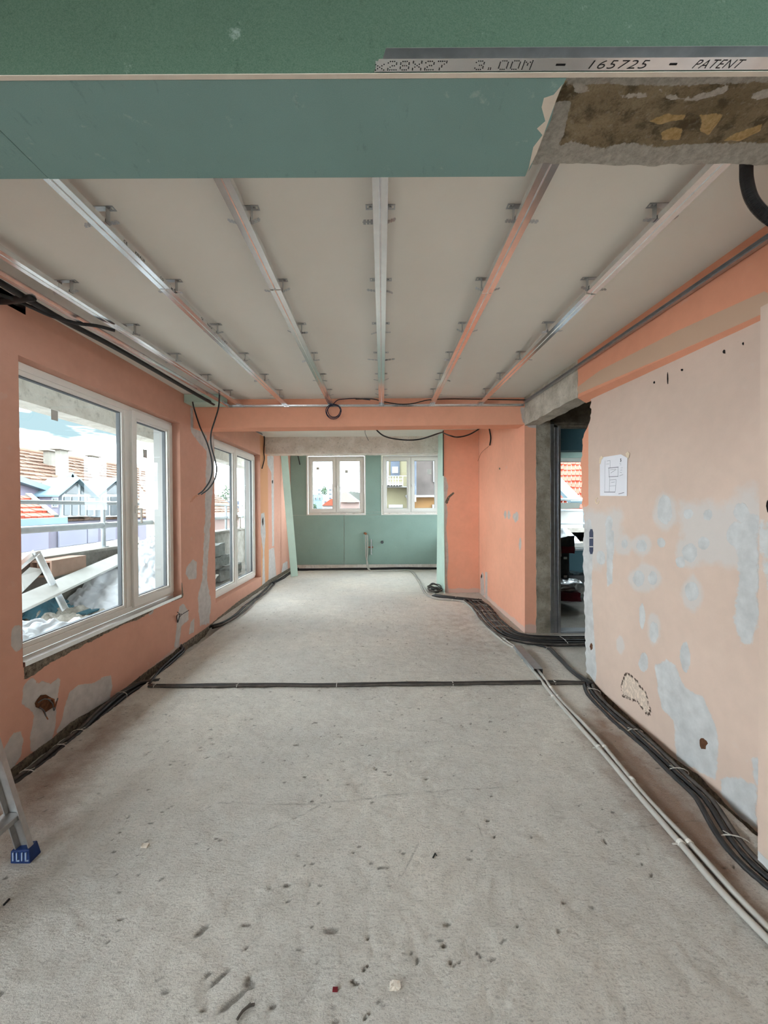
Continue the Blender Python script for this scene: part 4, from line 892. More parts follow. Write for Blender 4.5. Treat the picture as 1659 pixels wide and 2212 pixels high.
# ================================================================== PAPER PLAN
pp = empty('paper_plan', 'white sheet with a printed floor plan taped to the peach wall', 'paper')
pq = lambda x, y, d=.004: onX(XR - d, x, y)
MB().prism([pq(1296, 1071), pq(1295.5, 991), pq(1300, 988), pq(1341, 981.5), pq(1355, 989), pq(1354, 1071.5)], (.0008, 0, 0)).build('sheet', M['paper'], pp)
def pline(b, a, c, wd=.6):
    A, B = pq(*a, .0052), pq(*c, .0052); t = (B - A).normalized(); s = t.cross(Vector((1, 0, 0))) * (wd * .0016); b.prism([A - s, A + s, B + s, B - s], (.0004, 0, 0))
b = MB()
for a, c, wd in [((1307, 995), (1306, 1063), .5), ((1305, 1063), (1329, 1063), 1.6), ((1314, 1011), (1336, 1009), 1.5), ((1315, 1030), (1335, 1029), 1.3), ((1315, 1011), (1316, 1031), 1.1), ((1335, 1009), (1335, 1030), .9), ((1317, 1037), (1331, 1036), .8), ((1331, 1036), (1329, 1062), .9), ((1317, 1031), (1316, 1062), .8), ((1311, 996), (1318, 995), .7), ((1318, 995), (1318, 1010), .6), ((1309, 1003), (1316, 1002), .5), ((1319, 1022), (1331, 1014), .8), ((1318, 1015), (1330, 1013), .7), ((1320, 1042), (1328, 1041), .7), ((1317, 1050), (1330, 1049), .6), ((1338, 1028), (1346, 1025), .7), ((1338, 1001), (1342, 1000), .6), ((1339, 1004), (1342, 1004), .6), ((1340, 1016), (1344, 1015), .6), ((1339, 1020), (1343, 1021), .6), ((1336, 1067), (1348, 1064), 1.4), ((1341, 1011), (1345, 1010), .5)]: pline(b, a, c, wd)
b.build('plan_drawing', M['pencil'], pp)
A = pq(1339.5, 997.5, .0054); me = text_mesh('5', .032, M['ink'], 'page_number', 0, 0, .0012); inst(me, 'page_number', pp, A, (math.pi / 2, 0, -math.pi / 2))
MB().prism([pq(*p, .006) for p in [(1294, 1000), (1295, 990), (1299, 984), (1303, 989), (1299, 993), (1297, 1003)]], (.0008, 0, 0)).build('tape_strip', M['tape'], pp)
MB().prism([pq(*p, .006) for p in [(1351, 980), (1356, 975), (1360, 980), (1358, 990), (1354, 988)]], (.0008, 0, 0)).build('tape_strip', M['tape'], pp)
b = MB(); b.tube([pq(1290 + 3.5 * math.cos(a * .63), 1082 + 6 * math.sin(a * .63), .003) for a in range(9)], .004, 5); tag(b.build('tape_scrap', M['tape']), 'curl of cream tape left on the wall below the paper plan', 'tape')

# ================================================================== LADDER (leans on the window wall)
ld_ = empty('ladder', 'aluminium ladder with a blue rubber foot at the lower left', 'ladder')
ft = onZ(.03, 58, 1838); tp_dir = Vector((-.33, .03, 1)).normalized()
for dy in (0, -.46):
    base = ft + Vector((0, dy, .02)); topp = base + tp_dir * 2.02
    t = tp_dir; sx = Vector((1, 0, .33)).normalized(); sy = Vector((0, 1, 0)); b = MB()
    # C-shaped stile: web and two flanges
    b.bar(base, topp, .003, .058, sx); 
    for s in (-1, 1): b.bar(base + sx * (s * .028) - sy * .010, topp + sx * (s * .028) - sy * .010, .022, .005, sx)
    b.build('stile', M['alu'], ld_)
    f = MB(); o_ = base - Vector((0, 0, .05)); f.hexa([o_ + Vector(q) for q in ((-.044, -.03, 0), (.040, -.03, 0), (.046, .02, .006), (-.038, .022, .006), (-.046, -.026, .052), (.034, -.026, .058), (.030, .018, .062), (-.046, .018, .052))])
    fo = f.build('rubber_foot', M['blue'], ld_, bevel=.004)
    if dy == 0:
        for k, x in enumerate((-.034, -.018, .004, .020)): MB().box(o_.x + x, o_.x + x + .005, o_.y - .0315, o_.y - .028, o_.z + .014, o_.z + .048).build('foot_rib', M['blue_lt'], fo)
        for x in (-.018, .020): MB().box(o_.x + x, o_.x + x + .014, o_.y - .0315, o_.y - .028, o_.z + .012, o_.z + .017).build('foot_rib', M['blue_lt'], fo)
for h in (.155, .42, .69, .96, 1.23, 1.5, 1.77):
    c = ft + tp_dir * (h / tp_dir.z); MB().box(c.x - .045, c.x + .03, c.y - .45, c.y - .005, c.z - .012, c.z + .012).build('rung', M['alu'], ld_, bevel=.003)

# ================================================================== SMALL THINGS ON THE FLOOR
p = onZ(.002, 724, 2137); tag(MB().box(p.x - .008, p.x + .008, p.y - .004, p.y + .005, -.004, .004).build('plastic_scrap', simple('dark_red_plastic', S(110, 26, 34), .5, bump=0)), 'tiny dark red plastic scrap on the floor near the front', 'scrap')
P = fl(.005, [(512, 2202), (524, 2184), (540, 2172), (550, 2170)]); o = MB().tube(smooth_path(P, .01), .004, 5); o.tube([P[1], P[1] + Vector((.02, .015, .004))], .003, 5); tag(o.build('cable_offcut', M['cable_dust']), 'small dark cable offcut on the floor at the bottom edge', 'cable offcut')
P = fl(.004, [(8, 1955), (20, 1942)]); tag(MB().tube(P, .004, 5).build('cable_offcut', M['cable']), 'tiny black cable offcut on the floor at the left edge', 'cable offcut')
P = fl(.004, [(935, 1853), (940, 1843), (943, 1848)]); tag(MB().tube(P, .003, 5).build('bent_nail', M['cable']), 'small bent black nail on the floor right of the middle', 'nail')
for k, (x, y) in enumerate(((313, 1829), (853, 2131), (1131, 1427))):
    p = onZ(0, x, y); o = rough_box('plaster_crumb', p.x - .016, p.x + .016, p.y - .009, p.y + .009, -.004, .010, .006, .006, M['core'], 60); tag(o, ('pale plaster crumb on the floor near the ladder', 'pale plaster crumb on the floor in the lower middle', 'small white crumb beside the steel channel')[k], 'crumb')

# ================================================================== LOGGIA OUTSIDE THE LEFT WINDOWS
M['render_pale'] = concrete('pale_loggia_concrete', S(114, 108, 100), S(145, 141, 134), bscale=18, bump=0.4)
M['white_metal'] = simple('white_railing_paint', S(155, 160, 162), 0.5, 0, 0.08, 12, 0.05, 40)
M['cloth'] = simple('white_tarpaulin', S(196, 198, 202), 0.75, 0, 0.06, 5, 0.25, 40)
M['green_cloth'] = simple('pale_green_sacking', S(122, 141, 111), 0.85, 0, 0.15, 14, 0.4, 70)
M['teal_bag'] = simple('blue_plastic', S(57, 106, 122), 0.6, 0, 0.15, 8, 0.2, 40)
M['white_wood'] = simple('white_painted_plank', S(206, 206, 202), 0.7, 0, 0.05, 8, 0.1, 50)
M['rubble'] = concrete('plaster_rubble', S(140, 134, 124), S(212, 206, 196), bscale=14, bump=0.9)
M['clay'] = simple('hollow_clay', S(144, 114, 98), 0.9, 0, 0.12, 14, 0.4, 60)
M['sack'] = simple('grey_sack', S(114, 113, 108), 0.85, 0, 0.15, 10, 0.5, 30)
M['soffit'] = concrete('pale_soffit_concrete', S(206, 200, 190), S(230, 226, 218), bscale=18, bump=0.3)
box_struct('floor_loggia', M['render_pale'], (-3.95, -2.5, -4, 14, -.1, .08))
box_struct('ceiling_loggia', M['soffit'], (-3.95, -2.5, -4, 14, 2.86, 3.02), (-3.80, -3.52, -4, 14, 2.575, 2.87))
box_struct('wall_parapet', M['render_pale'], (-3.80, -3.62, -4, 14, .05, .965), (-3.86, -3.56, -4, 14, .965, 1.0))
for y in (6.26, 10.36): box_struct('wall_pillar', M['soffit'], (-3.78, -3.40, y, y + .4, .05, 2.87))
rl = empty('balcony_railing', 'grey tubular railing on the parapet outside the left windows', 'railing')
zt_, zl_ = onX(-3.7, 150, 1086).z, onX(-3.7, 150, 1139).z
b = MB().tube([(-3.70, -3, zt_), (-3.70, 13.5, zt_)], .024, 10); b.build('top_rail', M['white_metal'], rl, smooth=True)
b = MB().tube([(-3.70, -3, zl_), (-3.70, 13.5, zl_)], .040, 10); b.build('lower_rail', M['white_metal'], rl, smooth=True)
y0 = onX(-3.7, 223, 1130).y
for k in range(-2, 4):
    y = y0 + k * 2.05
    if abs(y - 6.4) < .4: continue
    MB().tube([(-3.70, y, 1.0), (-3.70, y, zt_)], .027, 10).build('post', M['white_metal'], rl, smooth=True)
    MB().tube([(-3.70, y, 1.0), (-3.70, y, 1.012)], .06, 12).build('post_base', M['white_metal'], rl)
    MB().tube([(-3.70, y - .035, zl_), (-3.70, y + .035, zl_)], .05, 10).build('rail_clamp', M['white_metal'], rl)
def heap(name, m, x0, x1, y0, y1, zf, nx, ny, amp, seed, fold=0, label=None, cat=None, parent=None, kind=None):
    U, V = np.meshgrid(np.linspace(0, 1, nx), np.linspace(0, 1, ny), indexing='ij')
    x = x0 + (x1 - x0) * U; y = y0 + (y1 - y0) * V
    x = x + (fbm(V * 5, U * 5, seed + 3, 3) - .5) * .12; y = y + (fbm(V * 5, U * 5, seed + 8, 3) - .5) * .18
    z = zf(U, V) + amp * (fbm(x * 6, y * 6, seed, 4) - .5)
    if fold:
        ph = U * 3 + V * fold + 2.2 * fbm(U * 3, V * 4, seed + 5, 3); z = z + .022 * np.abs(np.sin(ph * 4.5)) + .012 * np.abs(np.sin(ph * 11 + 4 * U))
    nu, nv = U.shape; i, j = np.meshgrid(np.arange(nu - 1), np.arange(nv - 1), indexing='ij')
    q = np.stack([i * nv + j, (i + 1) * nv + j, (i + 1) * nv + j + 1, i * nv + j + 1], -1).reshape(-1, 4)
    me = bpy.data.meshes.new(name); me.from_pydata(np.stack([x, y, z], -1).reshape(-1, 3).tolist(), [], q.tolist()); me.update(); me.materials.append(m); me.shade_smooth()
    o = bpy.data.objects.new(name, me); COL.objects.link(o); 
    if label: tag(o, label, cat)
    if kind: o['kind'] = kind
    if parent: o.parent = parent
    return o
heap('rubble_heap', M['rubble'], -3.50, -2.62, 2.2, 6.2, lambda u, v: .46 - .10 * u + .06 * np.sin(v * 9), 90, 240, .30, 3, 0, 'heap of plaster rubble on the loggia floor outside the first window', 'rubble', kind='stuff')
heap('dust_sheet', M['cloth'], -3.55, -2.75, 4.15, 6.1, lambda u, v: .34 + .72 * np.clip(v * 1.15, 0, 1) ** .8 * (1 - .55 * u ** 2), 60, 90, .08, 9, 9, 'white dust sheet draped over a heap at the right of the first window', 'dust sheet')
heap('dust_sheet', M['cloth'], -3.05, -2.54, 2.35, 3.45, lambda u, v: .50 + .12 * np.sin(u * 3.1) * np.sin(v * 3.1) - .10 * v * (1 - u), 50, 70, .12, 19, 5, 'crumpled white dust sheet at the lower left of the first window', 'dust sheet')
heap('green_sack', M['green_cloth'], -2.84, -2.56, 2.52, 2.90, lambda u, v: .46 + .20 * np.sin(u * 3.1) * np.sin(v * 3.1), 26, 30, .05, 29, 4, 'crumpled pale green sack on the white dust sheet outside', 'sack')
heap('plastic_bag', M['teal_bag'], -3.55, -3.3, 3.75, 4.2, lambda u, v: .42 + .24 * np.sin(u * 3.1) * np.sin(v * 3.1), 26, 36, .1, 39, 4, 'teal blue plastic bag lying among the rubble outside', 'bag')
A, B = onX(-3.10, 20, 1316), onX(-3.42, 262, 1206)
o = MB().bar(A, B, .15, .045, (.6, 0, .8)).build('plank', M['white_wood'], bevel=.004); tag(o, 'long white plank lying across the rubble outside the first window', 'plank')
an = empty('bent_profile', 'bent galvanised profile standing in the rubble outside the first window', 'metal profile')
V0 = onX(-3.28, 76, 1193)
for q in (onX(-3.15, 138, 1318), onX(-3.3, 30, 1232)):
    d = (q - V0).normalized(); s = d.cross(Vector((1, 0, .2))).normalized()
    b = MB().bar(V0 - s * .025, q - s * .025, .004, .06, s.cross(d)); b.bar(V0, q, .055, .004, s.cross(d)); b.build('angle_leg', M['steel'], an)
o = MB().prism([onX(-3.45, 36, 1252), onX(-3.5, 58, 1232), onX(-3.5, 92, 1236), onX(-3.35, 46, 1282)], (.02, .01, .03)).build('board_scrap', M['white_wood']); tag(o, 'white panel offcut leaning at the left behind the bent profile outside', 'panel')
hb = empty('hollow_block', 'hollow clay block by the parapet outside the first window', 'clay block')
P = onX(-3.36, 112, 1243); q = onX(-3.36, 168, 1243); L = (q - P).length; h = .17
b = MB(); z0 = P.z - .02
for (a, c, d, e) in ((0, .22, 0, .02), (0, .22, .15, .17), (0, .02, .02, .15), (.2, .22, .02, .15), (.07, .085, .02, .15), (.135, .15, .02, .15)): b.box(-3.58 + a, -3.58 + c, P.y, P.y + L + .12, z0 + d, z0 + e)
o = b.build('fired_clay_body', M['clay'], hb)
o = rough_box('board_offcut', -3.05, -2.95, 4.55, 4.95, .36, .375, .05, .004, M['teal_bag'], 8); tag(o, 'small teal board offcut in the rubble at the lower right of the first window', 'board')
o = rough_box('board_offcut', -3.2, -3.08, 4.05, 4.3, .40, .415, .05, .004, M['teal_bag'], 8); tag(o, 'small teal board offcut in the middle of the rubble outside', 'board')
k = 0
for (x, y, z, ry) in ((-3.25, 7.0, .12, .2), (-3.2, 7.55, .12, -.1), (-3.22, 7.2, .36, .1), (-3.28, 7.75, .36, .3), (-3.25, 7.45, .6, 0), (-3.2, 8.2, .12, .1)):
    o = rough_box('cement_sack', x - .16, x + .16, y - .24, y + .24, z, z + .215, .05, .035, M['sack'], 5)
    tag(o, '%s grey sack of the pile outside the tall window' % ('front floor-level', 'middle floor-level', 'front second-layer', 'rear second-layer', 'topmost', 'rearmost floor-level')[k], 'sack', 'grey sacks outside the tall window'); k += 1

# ================================================================== HOUSES OPPOSITE
M['roof_brown'] = simple('weathered_roof_tile', S(95, 73, 60), 0.9, 0, 0.3, 1.2, 0.4, 12)
M['roof_red'] = simple('red_roof_tile', S(136, 57, 39), 0.85, 0, 0.12, 2, 0.3, 12)
M['lilac'] = simple('lilac_render', S(100, 96, 108), 0.9, 0, 0.08, 1.0, 0.2, 8)
M['chimney'] = simple('grey_chimney_render', S(112, 108, 100), 0.9, 0, 0.2, 3, 0.3, 12)
M['sheet'] = simple('pale_blue_sheet_metal', S(90, 109, 118), 0.5, 0.0, 0.08, 3, 0.05, 8)
M['house_white'] = simple('white_window_paint', S(137, 142, 145), 0.6, 0, 0.03, 3, 0, 8)
M['house_glass'] = simple('dark_house_glass', S(54, 59, 62), 0.15, 0, 0.2, 2, 0, 8)
M['cream'] = simple('cream_facade', S(122, 116, 93), 0.9, 0, 0.12, 0.9, 0.3, 6)
M['grey_wall'] = simple('stained_grey_facade', S(80, 73, 70), 0.9, 0, 0.25, 1.4, 0.4, 6)
M['slate'] = simple('slate_blue_facade', S(72, 78, 88), 0.9, 0, 0.15, 2.0, 0.2, 6)
M['ochre'] = simple('ochre_facade', S(134, 101, 65), 0.9, 0, 0.08, 1.0, 0.2, 6)
M['pink'] = simple('pale_pink_facade', S(122, 104, 98), 0.9, 0, 0.08, 0.6, 0.2, 6)
M['leaf'] = simple('tree_leaves', S(57, 75, 50), 0.8, 0, 0.35, 3, 0.8, 6)
M['roof_dark'] = simple('dark_roof', S(78, 80, 75), 0.9, 0, 0.25, 1.0, 0.5, 8)
M['earth'] = simple('street_ground', S(98, 95, 90), 0.95, 0, 0.1, 0.1, 0, 1)
struct(MB().box(-120, 120, -60, 160, -9.3, -9).build('ground', M['earth']))
def tiles(name, m, e0, e1, r0, r1, rows, cols, th, par, seed=0, gap=.08):
    """courses of separate overlapping tiles between the eave e0-e1 and the ridge r0-r1"""
    e0, e1, r0, r1 = map(Vector, (e0, e1, r0, r1)); nrm = (e1 - e0).cross(r0 - e0).normalized()
    if nrm.z < 0: nrm = -nrm
    rr = random.Random(seed); b = MB()
    P = lambda u, v: (e0.lerp(e1, u)).lerp(r0.lerp(r1, u), v)
    for i in range(rows):
        for j in range(cols):
            u0, u1 = (j + gap * .5) / cols, (j + 1 - gap * .5) / cols; v0, v1 = (i - .06) / rows, (i + 1.05) / rows; k = th * rr.uniform(.8, 1.5)
            a, c, d, e = P(u0, v0), P(u1, v0), P(u1, v1), P(u0, v1); o = nrm * k; t = nrm * th * .15
            b.add([a, c, d, e, a + o, c + o, d + t, e + t], [(4, 5, 6, 7), (0, 1, 5, 4), (1, 2, 6, 5), (3, 0, 4, 7)])
    x = b.build(name, m, par, fix=False); x['kind'] = 'stuff'; return x
h = empty('tiled_house', 'old house with brown tiled roof, three chimneys and glazed dormer opposite', 'house')
eX, rX = -12.7, -18.0
MB().prism([(eX - .1, 9, 1.0), (eX - .1, 9, -9), (-23, 9, -9), (-23, 9, 1.0), (rX, 9, 4.3)], (0, 27, 0)).build('wall', M['lilac'], h)
tiles('roof_tiles', M['roof_brown'], (eX, 8.8, 1.05), (eX, 36.3, 1.05), (rX, 8.8, 4.45), (rX, 36.3, 4.45), 17, 92, .07, h, 3)
MB().tube([(rX, 8.8, 4.5), (rX, 36.3, 4.5)], .12, 8).build('ridge', M['roof_brown'], h)
def chim(px0, px1, yt, yb, X):
    a, c = onX(X, px0, yt), onX(X, px1, yb); y0, y1 = min(a.y, c.y), max(a.y, c.y)
    o = MB().box(X - .18, X + .06, a.y, c.y, c.z - 1.2, a.z).build('chimney', M['chimney'], h)
    MB().box(X - .34, X + .2, a.y - .18, c.y + .18, a.z, a.z + .1).build('chimney_cap', M['chimney'], o)
chim(101, 117, 974, 1002, -16.8); chim(127, 146, 971, 1014, -15.8); chim(196, 212, 985, 1014, -16.4)
sw = 13.0
MB().prism([onX(-sw, 20, 1042), onX(-sw, 106, 1062), onX(-sw, 148, 1030), onX(-sw, 158, 1040), onX(-sw, 158, 1190), onX(-sw, 20, 1200)], (-.4, 0, 0)).build('side_wall', M['lilac'], h)
for a, c in (((20, 1030), (107, 1059)), ((105, 1060), (149, 1025)), ((147, 1025), (159, 1036))): MB().bar(onX(-sw + .1, *a), onX(-sw + .1, *c), .35, .2).build('gutter', M['sheet'], h)
MB().tube([onX(-sw + .1, 92, 1062), onX(-sw + .1, 92, 1130)], .06, 8).build('downpipe', M['sheet'], h)
def dormer(ax, dx=0, panes=4):
    X = -12.3; f = lambda x, y, d=0: onX(X + d, x + dx, y)
    g = MB().prism([f(134, 1117), f(206, 1115), f(206, 1069), f(172, 1040), f(134, 1071)], (-1.2, 0, 0)).build('dormer', M['house_white'], h)
    for p in ([(141, 1066), (168, 1044), (168, 1067)], [(174.5, 1043), (199, 1066), (174.5, 1067)]): MB().prism([f(*q, .02) for q in p], (.02, 0, 0)).build('pane', M['house_glass'], g)
    for x0, x1 in ((138, 151), (155, 168), (173, 184), (188, 201)):
        for y0, y1 in ((1073, 1082), (1085, 1113)): MB().prism([f(x0, y1, .02), f(x1, y1, .02), f(x1, y0, .02), f(x0, y0, .02)], (.02, 0, 0)).build('pane', M['house_glass'], g)
    a, c, d = f(172, 1035, .25), f(126, 1073, .25), f(215, 1076, .25); bk = Vector((-1.2, 0, 0))
    MB().prism([c, a, a + bk, c + bk], (0, 0, .07)).build('dormer_roof', M['sheet'], g); MB().prism([a, d, d + bk, a + bk], (0, 0, .07)).build('dormer_roof', M['sheet'], g)
dormer(0); dormer(0, 84)
MB().prism([onX(-12.4, 113, 1113), onX(-12.4, 136, 1113), onX(-12.4, 136, 1068), onX(-12.4, 113, 1070)], (-.5, 0, 0)).build('dormer_cheek', M['lilac'], h)
MB().prism([onX(-12.35, 114, 1096), onX(-12.35, 126, 1096), onX(-12.35, 126, 1075), onX(-12.35, 114, 1075)], (-.05, 0, 0)).build('small_window', M['house_white'], h)
MB().prism([onX(-12.32, 116, 1093), onX(-12.32, 124, 1093), onX(-12.32, 124, 1077), onX(-12.32, 116, 1077)], (-.05, 0, 0)).build('pane', M['house_glass'], h)
h2 = empty('red_roof_house', 'low house with a bright red tiled roof at the left of the first window', 'house')
e0, e1, r1 = onX(-8.5, -140, 1124), onX(-8.5, 116, 1118), onX(-10.6, 58, 1072)
r0_ = Vector((r1.x, e0.y, r1.z))
tiles('roof_tiles', M['roof_red'], e0, e1, r0_, r1, 5, 16, .05, h2, 5)
MB().bar(e1 + Vector((0, .05, .03)), r1 + Vector((0, .05, .06)), .14, .08).build('verge', M['roof_dark'], h2)
MB().prism([e0, e1, r1, r0_], (0, 0, -.1)).build('roof_deck', M['roof_dark'], h2)
MB().bar(onX(-8.3, -60, 1134), onX(-8.3, 134, 1124), .3, .16).build('gutter', M['sheet'], h2)
MB().prism([onX(-8.6, -140, 1130), onX(-8.6, 120, 1120), onX(-8.6, 120, 1400), onX(-8.6, -140, 1500)], (-2, 0, 0)).build('wall', M['lilac'], h2)
h3 = empty('lilac_parapet', 'lilac rendered terrace wall across the gap behind the railing', 'terrace wall')
MB().prism([onX(-7, -100, 1158), onX(-7, 300, 1126), onX(-7, 300, 1172), onX(-7, -100, 1230)], (-.25, 0, 0)).build('wall', M['lilac'], h3)
for x0, x1 in ((128, 188), (190, 212), (228, 250), (20, 105)):
    MB().prism([onX(-6.95, x0, 1146 - x0 * .06), onX(-6.95, x1, 1146 - x1 * .06), onX(-6.95, x1, 1200 - x1 * .14), onX(-6.95, x0, 1200 - x0 * .14)], (-.03, 0, 0)).build('wall_panel', simple('pale_lilac_panel', S(113, 113, 127), .9, 0, .05, 2, .1, 10), h3)
MB().prism([onX(-6.9, -100, 1215), onX(-6.9, 300, 1160), onX(-6.9, 300, 1700), onX(-6.9, -100, 1900)], (-.3, 0, 0)).build('wall_base', M['facade'], h3)
# beyond the tall window
def yb(Y, x0, x1, y0, y1, d=4): a, c = onY(Y, x0, y1), onY(Y, x1, y0); return (a.x, c.x, Y, Y + d, a.z, c.z)
def house(name, label, Y, x0, x1, y0, y1, m, wins=(), cat='house', roof=None, d=4, wm='house_glass'):
    r = empty(name, label, cat); MB().box(*yb(Y, x0, x1, y0, y1, d)).build('wall', M[m], r)
    for q in wins:
        f = MB().box(*yb(Y - .12, *q, .14)).build('window', M['house_white'], r); ww = (q[1] - q[0]) * .12; MB().box(*yb(Y - .15, q[0] + ww, q[1] - ww, q[2] + ww, q[3] - ww, .05)).build('pane', M[wm], f)
    if roof:
        pts, rm = roof; MB().prism([onY(Y - .3, *p) for p in pts], (0, d + .6, 0)).build('roof', M[rm], r)
    return r
def tree(name, label, Y, cx, cy, rx, ry, seed, trunk=1250):
    r = empty(name, label, 'tree'); q = random.Random(seed); b = MB(); c = onY(Y, cx, cy); sx = rx * Y / 840; sz = ry * Y / 840
    for k in range(420):
        d = Vector((q.gauss(0, 1), q.gauss(0, 1), q.gauss(0, 1))); d = d.normalized() * q.uniform(.45, 1.08); p = c + Vector((d.x * sx, d.y * sx, d.z * sz)); s = .16 * sx * q.uniform(.6, 1.4)
        n = Vector((q.uniform(-1, 1), q.uniform(-1, 1), q.uniform(-.2, 1))).normalized(); a = n.orthogonal().normalized() * s; e = n.cross(a); b.add([p - a, p - e * .6, p + a, p + e * .6], [(0, 1, 2, 3)])
    x = b.build('crown', M['leaf'], r, fix=False); x['kind'] = 'stuff'
    MB().tube([(c.x, c.y, -9), (c.x, c.y, c.z)], .12 * sx, 8, rr=[.14 * sx, .06 * sx]).build('trunk', M['grey_wall'], r)
house('distant_block', 'long grey-green block behind the railing seen through the tall window', 42, 440, 520, 1082, 1200, 'slate', [(x, x + 5, 1088, 1094) for x in (470, 478, 486, 494)])
house('pink_house', 'low pink wall beyond the parapet seen through the tall window', 26, 440, 486, 1112, 1200, 'pink', roof=([(440, 1110), (480, 1110), (492, 1118), (440, 1118)], 'house_white'))
tree('leafy_tree', 'bushy green tree standing beyond the railing in the tall window', 46, 487, 1068, 11, 20, 3); tree('leafy_tree', 'smaller green tree at the left edge of the tall window', 48, 468, 1078, 10, 9, 4)
# beyond the left kitchen window
house('apartment_block', 'pale apartment block far away in the left kitchen window', 75, 682, 735, 1051, 1200, 'house_white', [(x, x + 7, y, y + 5) for x in (686, 698, 710) for y in (1056, 1065, 1074)])
house('roof_turret', 'small penthouse on the pale apartment block', 76, 686, 716, 1045, 1054, 'facade')
house('grey_block', 'narrow blue grey block in front of the pale apartment block', 50, 676, 698, 1068, 1200, 'sheet', [(679, 684, 1074, 1080), (688, 693, 1074, 1080)])
house('white_house', 'small white house with a red roof in the left kitchen window', 38, 697, 722, 1080, 1200, 'facade', [(700, 706, 1082, 1087)], roof=([(695, 1092), (722, 1092), (724, 1076), (714, 1078)], 'roof_red'))
house('pink_gable_house', 'pink gabled house in the right pane of the left kitchen window', 32, 736, 776, 1084, 1200, 'pink', [(750, 767, 1083, 1086)], roof=([(736, 1085), (736, 1066), (746, 1062), (776, 1085)], 'pink'))
house('dark_roof_house', 'house with a dark grey roof behind the pink gable', 40, 748, 800, 1082, 1200, 'facade', roof=([(744, 1068), (757, 1061), (790, 1066), (790, 1092), (776, 1092)], 'roof_dark'))
tree('leafy_tree', 'pale tree between the apartment block and the white house', 55, 700, 1060, 7, 9, 6); tree('leafy_tree', 'low shrub at the bottom left of the left kitchen window', 30, 678, 1096, 7, 8, 7)
# beyond the right kitchen window
cb = house('cream_building', 'cream building with a balcony close behind the right kitchen window', 17, 806, 884, 900, 1500, 'cream', [], 'building', d=6)
for q in ((844, 863, 930, 1027),):
    f = MB().box(*yb(16.9, *q, .12)).build('balcony_door', M['slate'], cb); MB().box(*yb(16.86, 847, 860, 1008, 1022, .05)).build('pane', M['house_white'], f)
MB().box(*yb(16.85, 834, 839, 930, 1050, .1)).build('downpipe', M['house_white'], cb)
MB().box(*yb(16.6, 806, 887, 1050.5, 1053, .5)).build('cornice', M['facade'], cb)
MB().box(*yb(16.0, 800, 869, 1044, 1048, 1)).build('balcony_slab', M['facade'], cb)
for y in (1027.5, 1034, 1041): MB().box(*yb(15.95, 800, 878 if y < 1030 else 870, y, y + 1.6, .05)).build('balcony_rail', M['house_white'], cb)
for x in (835, 842, 848, 854, 860, 869.5): MB().box(*yb(15.95, x, x + 1.3, 1028, 1050, .05)).build('balcony_post', M['house_white'], cb)
MB().box(*yb(16.7, 840, 870, 1090, 1097, .3)).build('window_box', M['house_white'], cb)
sb2 = house('slate_bay', 'slate blue projecting bay beside the cream building', 16, 885, 899, 900, 1071, 'slate', [(889, 894, 1000, 1006)], 'building', d=.9)
MB().prism([onY(15.8, *p) for p in ((878, 1069), (899, 1069), (899, 1084), (887, 1082))], (0, 2, 0)).build('corbel', M['facade'], sb2)
gb = house('grey_building', 'stained grey building behind the right pane of the right kitchen window', 18, 888, 1040, 900, 1072, 'grey_wall', [], 'building', d=5)
f = MB().box(*yb(17.9, 936, 965, 990, 1041, .1)).build('window', M['house_white'], gb); MB().box(*yb(17.85, 941, 962, 996, 1034, .05)).build('pane', M['house_glass'], f)
MB().box(*yb(17.5, 888, 1040, 1069, 1074, 1)).build('ledge', M['facade'], gb); MB().box(*yb(17.95, 888, 1040, 1074, 1500, 1)).build('lower_wall', M['ochre'], gb); MB().box(*yb(17.8, 934, 948, 1090, 1099, .3)).build('vent_box', M['house_white'], gb)

# ================================================================== ROOM BEHIND THE DOORWAY
M['shaded_board'] = board_mat('shaded_mint_board', S(40, 74, 84))  # mint board with the room's shade put into its colour
df = empty('door_1'); struct(df)
for (x0, x1, z0, z1, y) in ((2.005, 2.05, 0, 2.50, 4.60), (2.055, 2.09, 0, 2.485, 4.61), (2.095, 2.128, 0, 2.455, 4.60)): MB().box(x0, x1, y, y + .09, z0, z1).build('frame_post', M['steel_d'], df, bevel=.003)
for (z0, z1, y) in ((2.475, 2.50, 4.60), (2.44, 2.472, 4.61)): MB().box(2.0, 3.0, y, y + .09, z0, z1).build('frame_head', M['conc_dark'], df, bevel=.003)
MB().box(2.13, 3.0, 4.60, 4.75, 0, .02).build('threshold', M['house_white'], df)
rr = 2.44
box_struct('wall_room', M['shaded_board'], (2.5 - .6, 2.5 - .5, 4.78, 6.4, -.1, 2.8), (4.3, 4.4, 3.2, 6.5, -.1, 2.9), (1.9, 4.4, 6.3, 6.5, -.1, .80), (1.9, 4.4, 6.3, 6.5, 2.34, 2.9), (1.9, 2.6, 6.3, 6.5, .8, 2.34), (4.0, 4.4, 6.3, 6.5, .8, 2.34))
box_struct('ceiling', M['ceil'], (1.9, 4.4, 4.78, 6.4, 2.76, 2.86))
box_struct('trim_5', M['shaded_board'], (1.9, 4.3, 6.0, 6.3, 2.37, 2.68)); box_struct('trim_6', M['mint'], (1.9, 4.3, 6.2, 6.3, 2.29, 2.37))
box_struct('trim_7', M['house_white'], (2.5, 4.1, 6.22, 6.45, .80, .83))
window('window_5', (0, 6.36, 0), 0, (2.6, 4.0, .83, 2.30), (3.5, 3.57), [(3.5, 3.97, .86, 2.27, .08, None, 0, 1)], [(2.63, 3.52, .86, 2.27)])
cs = empty('tool_case', 'tall black case standing in the dark room behind the doorway', 'case')
MB().box(*yb(5.85, 1196, 1231, 1190, 1290, .3)).build('case_body', M['cable'], cs, bevel=.02)
